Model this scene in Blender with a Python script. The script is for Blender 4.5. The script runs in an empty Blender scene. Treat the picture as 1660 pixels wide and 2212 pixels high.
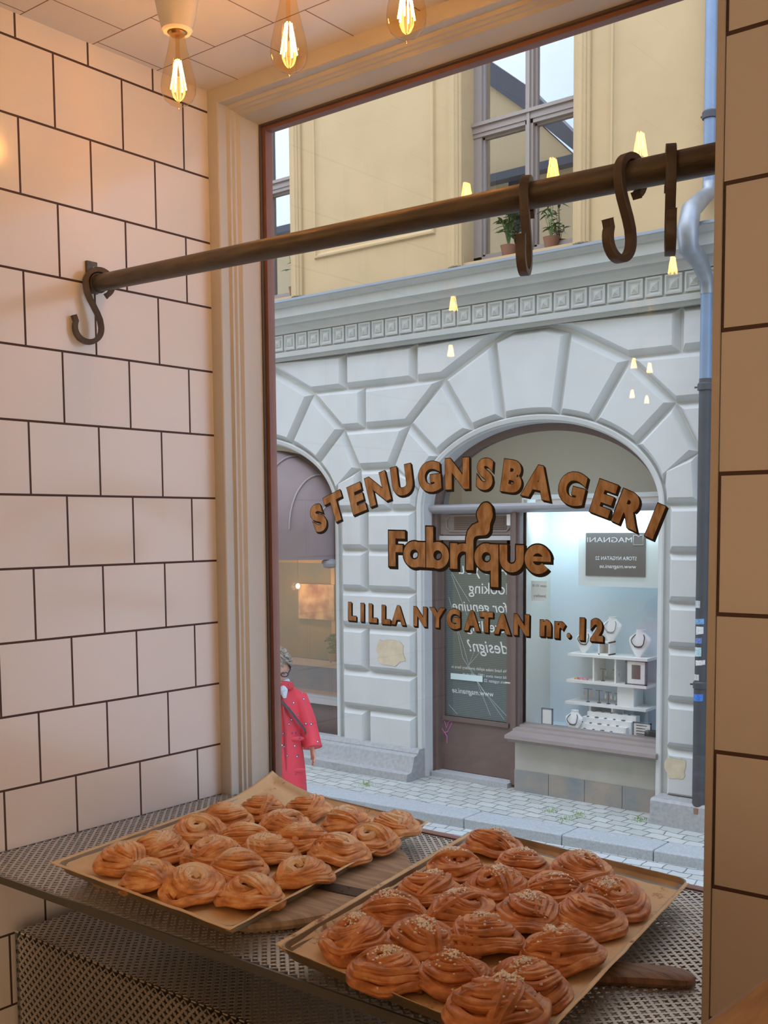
import bpy, bmesh, math, random
from mathutils import Vector, Matrix, noise
from mathutils.bvhtree import BVHTree
from math import pi, sin, cos, radians as R
sc = bpy.context.scene
COL = sc.collection
random.seed(7)

# ---------------------------------------------------------------- camera
FPX, CYP = 2349.26, 1327.92
YAW, PIT, ROL = R(-38.6556), R(-4.7077), R(-0.4730)
CAM = Vector((1.7024, -1.5674, -0.0588))
_f = Vector((sin(YAW)*cos(PIT), cos(YAW)*cos(PIT), sin(PIT)))
_r = Vector((cos(YAW), -sin(YAW), 0)); _u = _r.cross(_f)
_r2 = _r*cos(ROL)+_u*sin(ROL); _u2 = _u*cos(ROL)-_r*sin(ROL)
cd = bpy.data.cameras.new('camera'); cam = bpy.data.objects.new('camera', cd); COL.objects.link(cam)
cd.sensor_fit = 'HORIZONTAL'; cd.sensor_width = 36; cd.lens = 36*FPX/1660
cd.shift_y = (CYP-1106)/1660; cd.clip_start = 0.05; cd.clip_end = 200
m = Matrix((( _r2.x,_u2.x,-_f.x,CAM.x),(_r2.y,_u2.y,-_f.y,CAM.y),(_r2.z,_u2.z,-_f.z,CAM.z),(0,0,0,1)))
cam.matrix_world = m; sc.camera = cam
def P(px, py, val, ax=1):
    """world point seen at a photo position on the plane where coordinate ax equals val"""
    d = _f + _r2*((px-830)/FPX) - _u2*((py-CYP)/FPX)
    return CAM + d*((val-CAM[ax])/d[ax])

# ---------------------------------------------------------------- light, exposure
sc.view_settings.view_transform = 'Standard'; sc.view_settings.look = 'None'
sc.view_settings.gamma = 1; sc.view_settings.exposure = 0.0
w = bpy.data.worlds.new('world'); sc.world = w; w.use_nodes = True
wn = w.node_tree; wn.nodes.clear()
wo = wn.nodes.new('ShaderNodeOutputWorld'); bg = wn.nodes.new('ShaderNodeBackground')
tc = wn.nodes.new('ShaderNodeTexCoord'); nz = wn.nodes.new('ShaderNodeTexNoise'); cr = wn.nodes.new('ShaderNodeValToRGB')
nz.inputs['Scale'].default_value = 2.2; nz.inputs['Detail'].default_value = 5
cr.color_ramp.elements[0].position = .35; cr.color_ramp.elements[0].color = (.42,.58,.90,1)
cr.color_ramp.elements[1].position = .68; cr.color_ramp.elements[1].color = (.72,.82,.98,1)
wn.links.new(tc.outputs['Generated'], nz.inputs['Vector']); wn.links.new(nz.outputs['Fac'], cr.inputs['Fac'])
wn.links.new(cr.outputs['Color'], bg.inputs['Color']); wn.links.new(bg.outputs[0], wo.inputs[0])
bg.inputs['Strength'].default_value = 3.0
BULB_W = .08          # watts of each filament bulb over the window
BULB_BACK = .75       # and of the lamps in the shop behind
BACK_COL = (1.0, .76, .56)
BULB_COL = (1.0, .50, .14)
sun = bpy.data.lights.new('hazy_sun', 'SUN'); so = bpy.data.objects.new('hazy_sun', sun); COL.objects.link(so)
sun.energy = 1.6; sun.angle = R(60); sun.color = (1,.96,.9)
so.rotation_euler = Vector((0.5,1.0,-1.6)).to_track_quat('-Z','Y').to_euler()

# added orange fill light, out of view on the right, brightens trays and walls
sw = bpy.data.lights.new('side_fill','AREA'); sw.shape='RECTANGLE'; sw.size=2.2; sw.size_y=1.3; sw.energy=43; sw.color=(1,.66,.38)
swo = bpy.data.objects.new('side_fill', sw); COL.objects.link(swo); swo.location=(3.36,-2.9,-.25); swo.rotation_euler=(0,R(90),0); swo.rotation_euler=(R(90),0,R(90))
# ---------------------------------------------------------------- materials
MATS = {}
def mat(name, col, rough=.6, metal=0, var=0, vscale=8, bump=0, bscale=40, col2=None, detail=4, stretch=None, spec=.5, emit=None, estr=0, alpha=None):
    if name in MATS: return MATS[name]
    M = bpy.data.materials.new(name); M.use_nodes = True; nt = M.node_tree; b = nt.nodes['Principled BSDF']
    b.inputs['Base Color'].default_value = (*col,1); b.inputs['Roughness'].default_value = rough; b.inputs['Metallic'].default_value = metal
    b.inputs['Specular IOR Level'].default_value = spec
    tc = nt.nodes.new('ShaderNodeTexCoord'); src = tc.outputs['Object']
    if stretch:
        mp = nt.nodes.new('ShaderNodeMapping'); mp.inputs['Scale'].default_value = stretch
        nt.links.new(src, mp.inputs['Vector']); src = mp.outputs[0]
    if var or col2:
        n = nt.nodes.new('ShaderNodeTexNoise'); n.inputs['Scale'].default_value = vscale; n.inputs['Detail'].default_value = detail
        nt.links.new(src, n.inputs['Vector'])
        r = nt.nodes.new('ShaderNodeValToRGB'); r.color_ramp.elements[0].position = .34; r.color_ramp.elements[1].position = .66
        c2 = col2 or tuple(max(0,c*(1-var)) for c in col)
        r.color_ramp.elements[0].color = (*c2,1); r.color_ramp.elements[1].color = (*col,1)
        nt.links.new(n.outputs['Fac'], r.inputs['Fac']); nt.links.new(r.outputs['Color'], b.inputs['Base Color'])
    if bump:
        n = nt.nodes.new('ShaderNodeTexNoise'); n.inputs['Scale'].default_value = bscale; n.inputs['Detail'].default_value = 6
        nt.links.new(src, n.inputs['Vector']); bp = nt.nodes.new('ShaderNodeBump'); bp.inputs['Strength'].default_value = bump; bp.inputs['Distance'].default_value = .01
        nt.links.new(n.outputs['Fac'], bp.inputs['Height']); nt.links.new(bp.outputs[0], b.inputs['Normal'])
    if emit: b.inputs['Emission Color'].default_value = (*emit,1); b.inputs['Emission Strength'].default_value = estr
    MATS[name] = M; return M
def glassmat(name, f0=.045, tint=(1,1,1), rough=0.0, power=5):
    M = bpy.data.materials.new(name); M.use_nodes = True; nt = M.node_tree; nt.nodes.clear()
    o = nt.nodes.new('ShaderNodeOutputMaterial'); mx = nt.nodes.new('ShaderNodeMixShader'); t = nt.nodes.new('ShaderNodeBsdfTransparent')
    g = nt.nodes.new('ShaderNodeBsdfGlossy'); g.inputs['Roughness'].default_value = rough; t.inputs['Color'].default_value = (*tint,1)
    lw = nt.nodes.new('ShaderNodeLayerWeight'); lw.inputs['Blend'].default_value = .5
    p = nt.nodes.new('ShaderNodeMath'); p.operation = 'POWER'; p.inputs[1].default_value = power
    a = nt.nodes.new('ShaderNodeMath'); a.operation = 'MULTIPLY_ADD'; a.inputs[1].default_value = 1-f0; a.inputs[2].default_value = f0
    nt.links.new(lw.outputs['Facing'], p.inputs[0]); nt.links.new(p.outputs[0], a.inputs[0]); nt.links.new(a.outputs[0], mx.inputs[0])
    nt.links.new(t.outputs[0], mx.inputs[1]); nt.links.new(g.outputs[0], mx.inputs[2]); nt.links.new(mx.outputs[0], o.inputs[0])
    MATS[name] = M; return M
def tilemat(name, axes, offs, bw, rh, mort=.0022, tile=(.80,.74,.69), grout=(.075,.04,.035), rough=.16):
    """square glazed tiles with dark joints; axes = which object coordinates run along and across the courses"""
    M = bpy.data.materials.new(name); M.use_nodes = True; nt = M.node_tree; b = nt.nodes['Principled BSDF']
    tc = nt.nodes.new('ShaderNodeTexCoord'); sp = nt.nodes.new('ShaderNodeSeparateXYZ'); cb = nt.nodes.new('ShaderNodeCombineXYZ')
    nt.links.new(tc.outputs['Object'], sp.inputs[0])
    for i in range(2):
        ad = nt.nodes.new('ShaderNodeMath'); ad.operation = 'ADD'; ad.inputs[1].default_value = offs[i]
        nt.links.new(sp.outputs[axes[i]], ad.inputs[0]); nt.links.new(ad.outputs[0], cb.inputs[i])
    br = nt.nodes.new('ShaderNodeTexBrick'); br.offset = .5; br.offset_frequency = 2; br.squash = 1
    br.inputs['Scale'].default_value = 1; br.inputs['Mortar Size'].default_value = mort; br.inputs['Mortar Smooth'].default_value = .1
    br.inputs['Bias'].default_value = 0; br.inputs['Brick Width'].default_value = bw; br.inputs['Row Height'].default_value = rh
    br.inputs['Color1'].default_value = (*tile,1); br.inputs['Color2'].default_value = (*[c*.965 for c in tile],1); br.inputs['Mortar'].default_value = (*grout,1)
    nt.links.new(cb.outputs[0], br.inputs['Vector']); nt.links.new(br.outputs['Color'], b.inputs['Base Color'])
    rr = nt.nodes.new('ShaderNodeMapRange'); rr.inputs['To Min'].default_value = rough; rr.inputs['To Max'].default_value = .8
    nt.links.new(br.outputs['Fac'], rr.inputs['Value']); nt.links.new(rr.outputs[0], b.inputs['Roughness'])
    n = nt.nodes.new('ShaderNodeTexNoise'); n.inputs['Scale'].default_value = 14; nt.links.new(tc.outputs['Object'], n.inputs['Vector'])
    ms = nt.nodes.new('ShaderNodeMath'); ms.operation = 'MULTIPLY_ADD'; ms.inputs[1].default_value = -1.0
    nm = nt.nodes.new('ShaderNodeMath'); nm.operation = 'MULTIPLY'; nm.inputs[1].default_value = .25
    nt.links.new(n.outputs['Fac'], nm.inputs[0]); nt.links.new(br.outputs['Fac'], ms.inputs[0]); nt.links.new(nm.outputs[0], ms.inputs[2])
    bp = nt.nodes.new('ShaderNodeBump'); bp.inputs['Strength'].default_value = .35; bp.inputs['Distance'].default_value = .0015
    nt.links.new(ms.outputs[0], bp.inputs['Height']); nt.links.new(bp.outputs[0], b.inputs['Normal'])
    MATS[name] = M; return M

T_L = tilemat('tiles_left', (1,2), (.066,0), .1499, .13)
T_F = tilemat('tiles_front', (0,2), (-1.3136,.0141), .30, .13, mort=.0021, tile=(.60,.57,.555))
T_C = tilemat('tiles_ceiling', (0,1), (-.015,.13), .15, .15, mort=.0012, tile=(.84,.79,.75), grout=(.2,.12,.08))
M_FRAME = mat('frame_paint', (.56,.53,.46), .35, bump=.05, bscale=15)
M_REDP = mat('red_edge_paint', (.25,.115,.085), .5, var=.15)
M_DARKSEAL = mat('dark_seal', (.10,.07,.05), .6)
M_TRIM = mat('trim_strip', (.50,.46,.42), .5)
M_PLASTER = mat('room_plaster', (.55,.47,.38), .8, var=.1, vscale=2)
M_FLOOR = mat('room_floor', (.16,.13,.11), .5, var=.2, vscale=3)
M_IRON = mat('iron_rod', (.125,.105,.082), .42, metal=.35, var=.35, vscale=12, bump=.1, bscale=60, stretch=(1,8,8))
M_HOOK = mat('iron_hook', (.125,.10,.085), .5, metal=.3, var=.3, vscale=30, bump=.15, bscale=80)
M_STEEL = mat('steel', (.62,.59,.56), .4, metal=.65, var=.15, vscale=5)
M_STEELD = mat('steel_edge', (.22,.235,.24), .4, metal=.6)
M_SCREW = mat('screw', (.7,.68,.65), .3, metal=1)
M_PORC = mat('porcelain', (.74,.70,.62), .12)
M_BRASS = mat('brass', (.62,.38,.16), .3, metal=1)
M_TRAY = mat('aluminium_tray', (.42,.36,.28), .38, metal=.8, var=.25, vscale=20)
M_WOOD = mat('board_wood', (.46,.33,.21), .6, col2=(.30,.20,.125), vscale=4, bump=.25, bscale=10, stretch=(3,26,3))
M_WOOD2 = mat('handle_wood', (.30,.165,.085), .5, col2=(.17,.09,.045), vscale=5, bump=.3, bscale=14, stretch=(2,30,6))
M_WOOD3 = mat('pale_wood', (.45,.29,.15), .5, col2=(.28,.15,.07), vscale=5, stretch=(20,3,20))
M_RUST = mat('metal_strap', (.11,.075,.055), .7, metal=.4, var=.4, vscale=30)
G_PANE = glassmat('window_glass', .028); G_BULB = glassmat('bulb_glass', .03, (1,.90,.72))
G_SHOP = glassmat('shop_glass', .065); G_UP = glassmat('upper_glass', .42); G_LUN = glassmat('lunette_glass', .13)
M_FIL = mat('filament', (1,.5,.2), .5, emit=(1.0,.47,.11), estr=112)

# ---------------------------------------------------------------- mesh helpers
class MB:
    def __init__(s): s.v = []; s.f = []; s.mi = []; s.cur = 0
    def add(s, vs, fs):
        k = len(s.v); s.v += [tuple(v) for v in vs]; s.f += [tuple(i+k for i in f) for f in fs]; s.mi += [s.cur]*len(fs); return s
    def box(s, x0,x1,y0,y1,z0,z1):
        return s.add([(x0,y0,z0),(x1,y0,z0),(x1,y1,z0),(x0,y1,z0),(x0,y0,z1),(x1,y0,z1),(x1,y1,z1),(x0,y1,z1)],
            [(3,2,1,0),(4,5,6,7),(0,1,5,4),(1,2,6,5),(2,3,7,6),(3,0,4,7)])
    def bbox(s, x0,x1,y0,y1,z0,z1,b):
        """box with chamfered edges on its -Y face"""
        return s.add([(x0,y1,z0),(x1,y1,z0),(x1,y1,z1),(x0,y1,z1),(x0,y0+b,z0),(x1,y0+b,z0),(x1,y0+b,z1),(x0,y0+b,z1),
            (x0+b,y0,z0+b),(x1-b,y0,z0+b),(x1-b,y0,z1-b),(x0+b,y0,z1-b)],
            [(0,1,2,3)[::-1][::-1],(0,4,5,1)[::-1],(1,5,6,2)[::-1],(2,6,7,3)[::-1],(3,7,4,0)[::-1],(4,8,9,5)[::-1],(5,9,10,6)[::-1],(6,10,11,7)[::-1],(7,11,8,4)[::-1],(8,11,10,9)[::-1]])
    def tube(s, path, r, n=10, cap=True, sy=1.0, prof=None, up=None, closed=False, twist=0):
        path = [Vector(p) for p in path]; N = len(path); rs = r if isinstance(r,(list,tuple)) else [r]*N
        t0 = (path[1]-path[0]).normalized(); a = Vector(up) if up else (Vector((0,0,1)) if abs(t0.z)<.9 else Vector((1,0,0)))
        nrm = (a - t0*a.dot(t0)).normalized(); vs = []; fs = []
        for i,p in enumerate(path):
            if closed: t = (path[(i+1)%N]-path[i-1]).normalized()
            else: t = (path[min(i+1,N-1)]-path[max(i-1,0)]).normalized()
            nrm = (nrm - t*nrm.dot(t)).normalized(); bi = t.cross(nrm); tw = twist*i/max(1,N-1)
            for j in range(n):
                th = 2*pi*j/n; k = prof(th+tw) if prof else 1
                vs.append(p + nrm*(cos(th)*rs[i]*k*sy) + bi*(sin(th)*rs[i]*k))
        M = N if closed else N-1
        for i in range(M):
            for j in range(n):
                a_, b_ = i*n+j, i*n+(j+1)%n; i2 = (i+1)%N; fs.append((a_, b_, i2*n+(j+1)%n, i2*n+j))
        if cap and not closed: fs.append(tuple(range(n))[::-1]); fs.append(tuple((N-1)*n+j for j in range(n)))
        return s.add(vs, fs)
    def lathe(s, prof, c=(0,0,0), n=24, sx=1, sy=1):
        vs = []; fs = []; N = len(prof)
        for r,z in prof:
            for j in range(n): vs.append((c[0]+r*sx*cos(2*pi*j/n), c[1]+r*sy*sin(2*pi*j/n), c[2]+z))
        for i in range(N-1):
            for j in range(n): fs.append((i*n+j, i*n+(j+1)%n, (i+1)*n+(j+1)%n, (i+1)*n+j))
        if prof[0][0] > 1e-6: fs.append(tuple(range(n))[::-1])
        if prof[-1][0] > 1e-6: fs.append(tuple((N-1)*n+j for j in range(n)))
        return s.add(vs, fs)
    def prism(s, poly, y0, y1, fn=None):
        """polygon in (x,z) extruded from y0 (front) to y1; fn maps (x,y,z)"""
        n = len(poly); vs = [(x,y0,z) for x,z in poly]+[(x,y1,z) for x,z in poly]
        if fn: vs = [fn(*v) for v in vs]
        fs = [tuple(range(n)), tuple(range(2*n-1,n-1,-1))]+[(i,(i+1)%n,(i+1)%n+n,i+n)[::-1] for i in range(n)]
        return s.add(vs, fs)
    def ellipsoid(s, c, r, nu=16, nv=10, M=None):
        vs = []; fs = []
        for i in range(nv+1):
            ph = pi*i/nv
            for j in range(nu):
                v = Vector((r[0]*sin(ph)*cos(2*pi*j/nu), r[1]*sin(ph)*sin(2*pi*j/nu), -r[2]*cos(ph)))
                if M: v = M@v
                vs.append(Vector(c)+v)
        for i in range(nv):
            for j in range(nu): fs.append((i*nu+j, i*nu+(j+1)%nu, (i+1)*nu+(j+1)%nu, (i+1)*nu+j))
        return s.add(vs, fs)
    def xf(s, M, start=0):
        s.v = s.v[:start]+[tuple(M@Vector(v)) for v in s.v[start:]]; return s
    def mesh(s, name, mats, smooth=35):
        me = bpy.data.meshes.new(name); me.from_pydata(s.v, [], s.f); 
        for mm in (mats if isinstance(mats,(list,tuple)) else [mats]): me.materials.append(mm)
        me.polygons.foreach_set('material_index', s.mi)
        if smooth:
            me.shade_smooth(); me.set_sharp_from_angle(angle=R(smooth))
        me.update(); return me
    def obj(s, name, mats, parent=None, smooth=35, label=None, cat=None, group=None, kind=None):
        return link(s.mesh(name, mats, smooth), name, parent, label, cat, group, kind)
def link(me, name, parent=None, label=None, cat=None, group=None, kind=None):
    o = bpy.data.objects.new(name, me); COL.objects.link(o)
    if parent is not None:
        o.parent = parent; o.matrix_parent_inverse = Matrix.Translation(-parent.location)
    tag(o, label, cat, group, kind); return o
def tag(o, label=None, cat=None, group=None, kind=None):
    for k,v in (('label',label),('category',cat),('group',group),('kind',kind)):
        if v: o[k] = v
def thing(name, loc, label=None, cat=None, group=None, kind=None):
    o = bpy.data.objects.new(name, None); o.location = loc; o.empty_display_size = .05; COL.objects.link(o)
    tag(o, label, cat, group, kind); return o
def dup(root, loc=None, rot=None, label=None):
    r = root.copy(); COL.objects.link(r)
    if loc is not None: r.location = loc
    if rot is not None: r.rotation_euler = rot
    if label: r['label'] = label
    for ch in list(root.children):
        c = ch.copy(); COL.objects.link(c); c.parent = r
        for g in list(ch.children):
            d = g.copy(); COL.objects.link(d); d.parent = c
    return r
def S(mb, name, m, parent=None, smooth=35): return mb.obj(name, m, parent, smooth, kind='structure' if parent is None else None)
def mod_bevel(o, w, seg=2):
    b = o.modifiers.new('bevel','BEVEL'); b.width = w; b.segments = seg; b.limit_method = 'ANGLE'; return o
def text_mb(body, size=1, off=0, extr=0, shear=0, align='LEFT', space=1.0):
    cu = bpy.data.curves.new('t','FONT'); cu.body = body; cu.size = size; cu.offset = off; cu.extrude = extr; cu.shear = shear
    cu.align_x = align; cu.resolution_u = 5; cu.space_character = space
    o = bpy.data.objects.new('t', cu); COL.objects.link(o)
    dg = bpy.context.evaluated_depsgraph_get(); me = bpy.data.meshes.new_from_object(o.evaluated_get(dg))
    mb = MB(); mb.add([v.co[:] for v in me.vertices], [tuple(p.vertices) for p in me.polygons])
    bpy.data.objects.remove(o); bpy.data.curves.remove(cu); bpy.data.meshes.remove(me); return mb
def bounds(mb):
    xs = [v[0] for v in mb.v]; ys = [v[1] for v in mb.v]; return min(xs),max(xs),min(ys),max(ys)
def inset(poly, d):
    n = len(poly); A = sum(poly[i][0]*poly[(i+1)%n][1]-poly[(i+1)%n][0]*poly[i][1] for i in range(n)); sg = 1 if A>0 else -1
    out = []
    for i in range(n):
        p0, p1, p2 = Vector(poly[i-1]), Vector(poly[i]), Vector(poly[(i+1)%n])
        e1 = (p1-p0).normalized(); e2 = (p2-p1).normalized(); n1 = Vector((-e1.y,e1.x))*sg; n2 = Vector((-e2.y,e2.x))*sg
        k = 1+n1.dot(n2); b = (n1+n2)/max(k,.35); out.append((p1.x+b.x*d, p1.y+b.y*d))
    return out

# ---------------------------------------------------------------- ROOM SHELL
ZC, ZF, ZS = .822, -1.55, -.627      # ceiling, floor, display shelf
b = MB(); b.add([(0,-.62,ZF),(0,.03,ZF),(0,.03,ZC),(0,-.62,ZC)], [(0,1,2,3)]); b.box(-.12,0,-.62,.0,ZF,ZC); 
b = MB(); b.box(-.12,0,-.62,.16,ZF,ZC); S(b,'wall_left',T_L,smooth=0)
b = MB(); b.box(-2.2,-.12,-.62,-.5,ZF,ZC); S(b,'wall_left_return',M_PLASTER,smooth=0)
b = MB(); b.box(-2.3,-2.2,-5.2,-.5,ZF,ZC); S(b,'wall_side_left',M_PLASTER,smooth=0)
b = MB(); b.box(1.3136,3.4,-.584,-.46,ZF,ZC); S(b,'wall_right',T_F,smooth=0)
b = MB(); b.box(1.345,1.47,-.4601,.16,ZF,ZC); S(b,'wall_right_reveal',T_L,smooth=0)
b = MB(); b.box(3.4,3.5,-5.2,-.46,ZF,ZC); S(b,'wall_side_right',M_PLASTER,smooth=0)
b = MB(); b.box(-2.3,3.5,-5.3,-5.2,ZF,ZC); S(b,'wall_back',M_PLASTER,smooth=0)
b = MB(); b.box(-2.3,3.5,-5.3,.16,ZC,ZC+.12); S(b,'ceiling',T_C,smooth=0)
b = MB(); b.box(-2.3,3.5,-5.3,.16,ZF-.1,ZF); S(b,'floor',M_FLOOR,smooth=0)
b = MB(); b.box(-.0,1.345,0.02,.16,ZF,-.72); S(b,'wall_front_low',M_PLASTER,smooth=0)
b = MB(); b.box(1.3055,1.3125,-.5855,-.455,ZF,ZC-.001); S(b,'trim_1',M_TRIM,smooth=0)
b = MB()
for q_ in ((-4.05,-3.98),(-2.93,-2.87),(-1.82,-1.75)): b.box(3.37,3.399,*q_,-.95,.45)
for q_ in ((-.95,-.89),(.39,.45)): b.box(3.37,3.399,-4.05,-1.75,*q_)
S(b,'fill_light_frame',M_FRAME,smooth=0)  # unseen glazing bars, added only to frame the side fill light

# window joinery : profile is (inset from the opening, depth)
win = thing('window_1', (.65,.1,-.7), kind='structure')
PROF = [(.0,-.001),(.028,-.001),(.030,.001),(.030,.022),(.036,.026),(.036,.031),(.040,.035),(.040,.040),(.046,.046),(.052,.086),(.054,.090)]
X0, X1, Z0w, Z1w = 0.0, 1.345, -.72, ZC
def ringframe(prof, name, mt, parent):
    b = MB(); vs = []; fs = []
    for (i_,y) in prof:
        vs += [(X0+i_,y,Z0w+i_),(X1-i_,y,Z0w+i_),(X1-i_,y,Z1w-i_),(X0+i_,y,Z1w-i_)]
    for k in range(len(prof)-1):
        for j in range(4): fs.append((k*4+j,k*4+(j+1)%4,(k+1)*4+(j+1)%4,(k+1)*4+j))
    b.add(vs,fs); return b.obj(name, mt, parent, 25)
ringframe(PROF+[(.054,.098),(.0,.098)], 'window_frame', M_FRAME, win)
ringframe([(.050,.0905),(.0575,.0905),(.0575,.0985),(.05,.0985)], 'glazing_seal', M_DARKSEAL, win)
ringframe([(.050,.0985),(.0655,.0985),(.0655,.118),(.050,.118)], 'outer_frame', M_REDP, win)
b = MB(); b.box(.0640,1.281,.105,.1092,-.66,.7595); b.obj('pane', G_PANE, win, 0)
b = MB(); b.box(.224,.247,-.0025,-.001,.793,.8215); b.obj('header_patch', M_FRAME, win)

# gilded lettering painted on the inside of the pane
GOLD = mat('gold_paint', (.44,.26,.12), .42, col2=(.74,.58,.36), vscale=95, metal=.1, detail=5, stretch=(1,1,.35))
BLK = mat('black_paint', (.012,.010,.010), .5)
YG = .1038
def place_glyph(dst, mb, cx, cz, h, ang=0, wsc=1.0, y=YG, aspect=None):
    x0,x1,y0,y1 = bounds(mb); s_ = h/(y1-y0); ca, sa = cos(ang), sin(ang)
    vs = []
    for v in mb.v:
        lx = (v[0]-(x0+x1)/2)*s_*wsc; lz = (v[1]-(y0+y1)/2)*s_
        vs.append((cx+lx*ca-lz*sa, y, cz+lx*sa+lz*ca))
    dst.add(vs, [f[::1] for f in mb.f])
def letters(rows, h, parent, name, dx, dz, fat, wsc=1.0):
    g = MB(); k = MB()
    for ch,cx,cz,ang,hs in rows:
        m1 = text_mb(ch, 1, .056); m2 = text_mb(ch, 1, .056+fat)
        x0,x1,y0,y1 = bounds(m1); hh = h*hs; a0,a1,c0,c1 = bounds(m2)
        place_glyph(g, m1, cx, cz, hh, ang, wsc, YG)
        hk = hh*(c1-c0)/(y1-y0)
        for q in (0,.5,1): place_glyph(k, m2, cx+dx*q, cz+dz*q, hk, ang, wsc, YG+.0005+.0001*q)
    o = g.obj(name, GOLD, parent, 0); k.obj('letter_shadow', BLK, o, 0); return o
def PG(px,py): v = P(px,py,YG); return v.x, v.z
top = [('S',688,1119),('T',724,1096),('E',771,1077),('N',816,1056),('U',869,1038),('G',928,1030),('N',988,1023),('S',1048,1024),('B',1107,1029),('A',1163,1041),('G',1236,1055),('E',1305,1077),('R',1362,1102),('I',1416,1126)]
pts = [PG(a,c) for _,a,c in top]; rows = []
for i,(ch,_,_) in enumerate(top):
    a, c = pts[max(i-1,0)], pts[min(i+1,13)]; rows.append((ch, *pts[i], math.atan2(c[1]-a[1], c[0]-a[0]), 1.0))
letters(rows, .0575, win, 'gilded_arched_lettering', .0036, -.0034, .018, 1.0)
low = [('L',761,1321,.98),('I',783,1323,.98),('L',806,1325,.98),('L',834,1328,.98),('A',861,1329,1),('N',908,1332,1),('Y',945,1334.5,1),('G',980,1337,1.02),('A',1020,1341,1),('T',1051,1344,1),('A',1086,1348,1),('N',1127,1350,1.02),('n',1179,1357,.78),('r',1210,1361,.78),('.',1229,1373,.22),('1',1258,1359,1.03),('2',1290,1361,1.05)]
pts = [PG(a,c) for _,a,c,_ in low]
letters([(ch,*pts[i],-.012,hs) for i,(ch,_,_,hs) in enumerate(low)], .0375, win, 'gilded_street_lettering', .0027,-.0027,.022, .90)
# the rounded shop name in the middle, stroke by stroke
def ring2(cx,cz,ro,ri,a0=0,a1=2*pi,n=28,tail=None):
    vs=[];fs=[]
    for i in range(n+1):
        a=a0+(a1-a0)*i/n; vs += [(cx+ri*cos(a),cz+ri*sin(a)),(cx+ro*cos(a),cz+ro*sin(a))]
    for i in range(n): fs.append((2*i,2*i+1,2*i+3,2*i+2))
    return vs,fs
def rect2(x0,x1,z0,z1): return [(x0,z0),(x1,z0),(x1,z1),(x0,z1)],[(0,1,2,3)]
def fabq(e=0.0):
    """letter shapes of the centre word in units of x-height (bottom 0, top 1), e grows every stroke"""
    s_=.33; out=[]; x=0
    out.append(rect2(0-e,s_+e,-.02-e,1.42+e)); out.append(rect2(0-e,.80+e,1.12-e,1.42+e)); out.append(rect2(0-e,.68+e,.56-e,.86+e)); x=.72
    out.append(ring2(x+.53,.5,.53+e,.20-e)); out.append(rect2(x+.74-e,x+1.06+e,-.0-e,1.0+e)); x+=1.10
    out.append(rect2(x-e,x+s_+e,0-e,1.62+e)); out.append(ring2(x+.54,.5,.53+e,.20-e)); x+=1.12
    out.append(rect2(x-e,x+s_+e,0-e,1.0+e)); out.append(ring2(x+.60,.42,.58+e,.27-e,pi*.32,pi)); x+=.72
    out.append(rect2(x-e,x+s_+e,-.02-e,1.12+e))
    # flame-like dot growing out of the i
    a=[]; 
    fl=[(x+.165,1.0,.165),(x+.17,1.2,.17),(x+.25,1.40,.19),(x+.42,1.53,.23),(x+.62,1.58,.26),(x+.78,1.60,.27),(x+.82,1.85,.25),(x+.83,2.12,.35),(x+.88,2.30,.28),(x+.93,2.52,.06)]
    for (p,q) in zip(fl,fl[1:]):
        for k in range(5):
            t=k/4; out.append(ring2(p[0]+(q[0]-p[0])*t,p[1]+(q[1]-p[1])*t,p[2]+(q[2]-p[2])*t+e,0,n=18))
    x+=.37
    out.append(ring2(x+.53,.5,.53+e,.20-e)); out.append(rect2(x+.72-e,x+1.05+e,-.62-e,1.0+e)); x+=1.10
    out.append(ring2(x+.51,.48,.51+e,.19-e,pi,2*pi)); out.append(rect2(x-e,x+s_+e,.47,1.0+e)); out.append(rect2(x+.70-e,x+1.02+e,.47,1.0+e)); x+=1.06
    out.append(ring2(x+.54,.5,.54+e,.22-e,R(8),R(322))); out.append(rect2(x+.1,x+1.07+e*.6,.42-e*.7,.60+e*.7))
    return out, x+1.08
xl, zb = PG(841,1224); xr, zt = PG(1191,1244); x_, z_ = PG(966,1172)
sh, W_ = fabq(0); sx = (xr-xl)/W_; zz0 = PG(905,1226)[1]; zz1 = PG(905,1172)[1]; ux = (zz1-zz0)
slope = (PG(1190,1240)[1]-PG(905,1226)[1])/(xr-PG(905,1226)[0])
def fabmesh(e, dx, dz, y):
    b = MB(); 
    for k,(vs,fs) in enumerate(fabq(e)[0]):
        b.add([(xl+dx+v[0]*sx, y+.000004*k, zb+.002+dz+v[1]*ux+slope*v[0]*sx) for v in vs], fs)
    return b
o = fabmesh(0,0,0,YG-.0003).obj('gilded_name_lettering', GOLD, win, 0)
bk = fabmesh(.055,0,0,YG+.0004)
for q in (.5,1): 
    t_ = fabmesh(.055,.0034*q,-.0034*q,YG+.0006+q*.0003); bk.add(t_.v,t_.f)
bk.obj('letter_shadow', BLK, o, 0)

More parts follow.
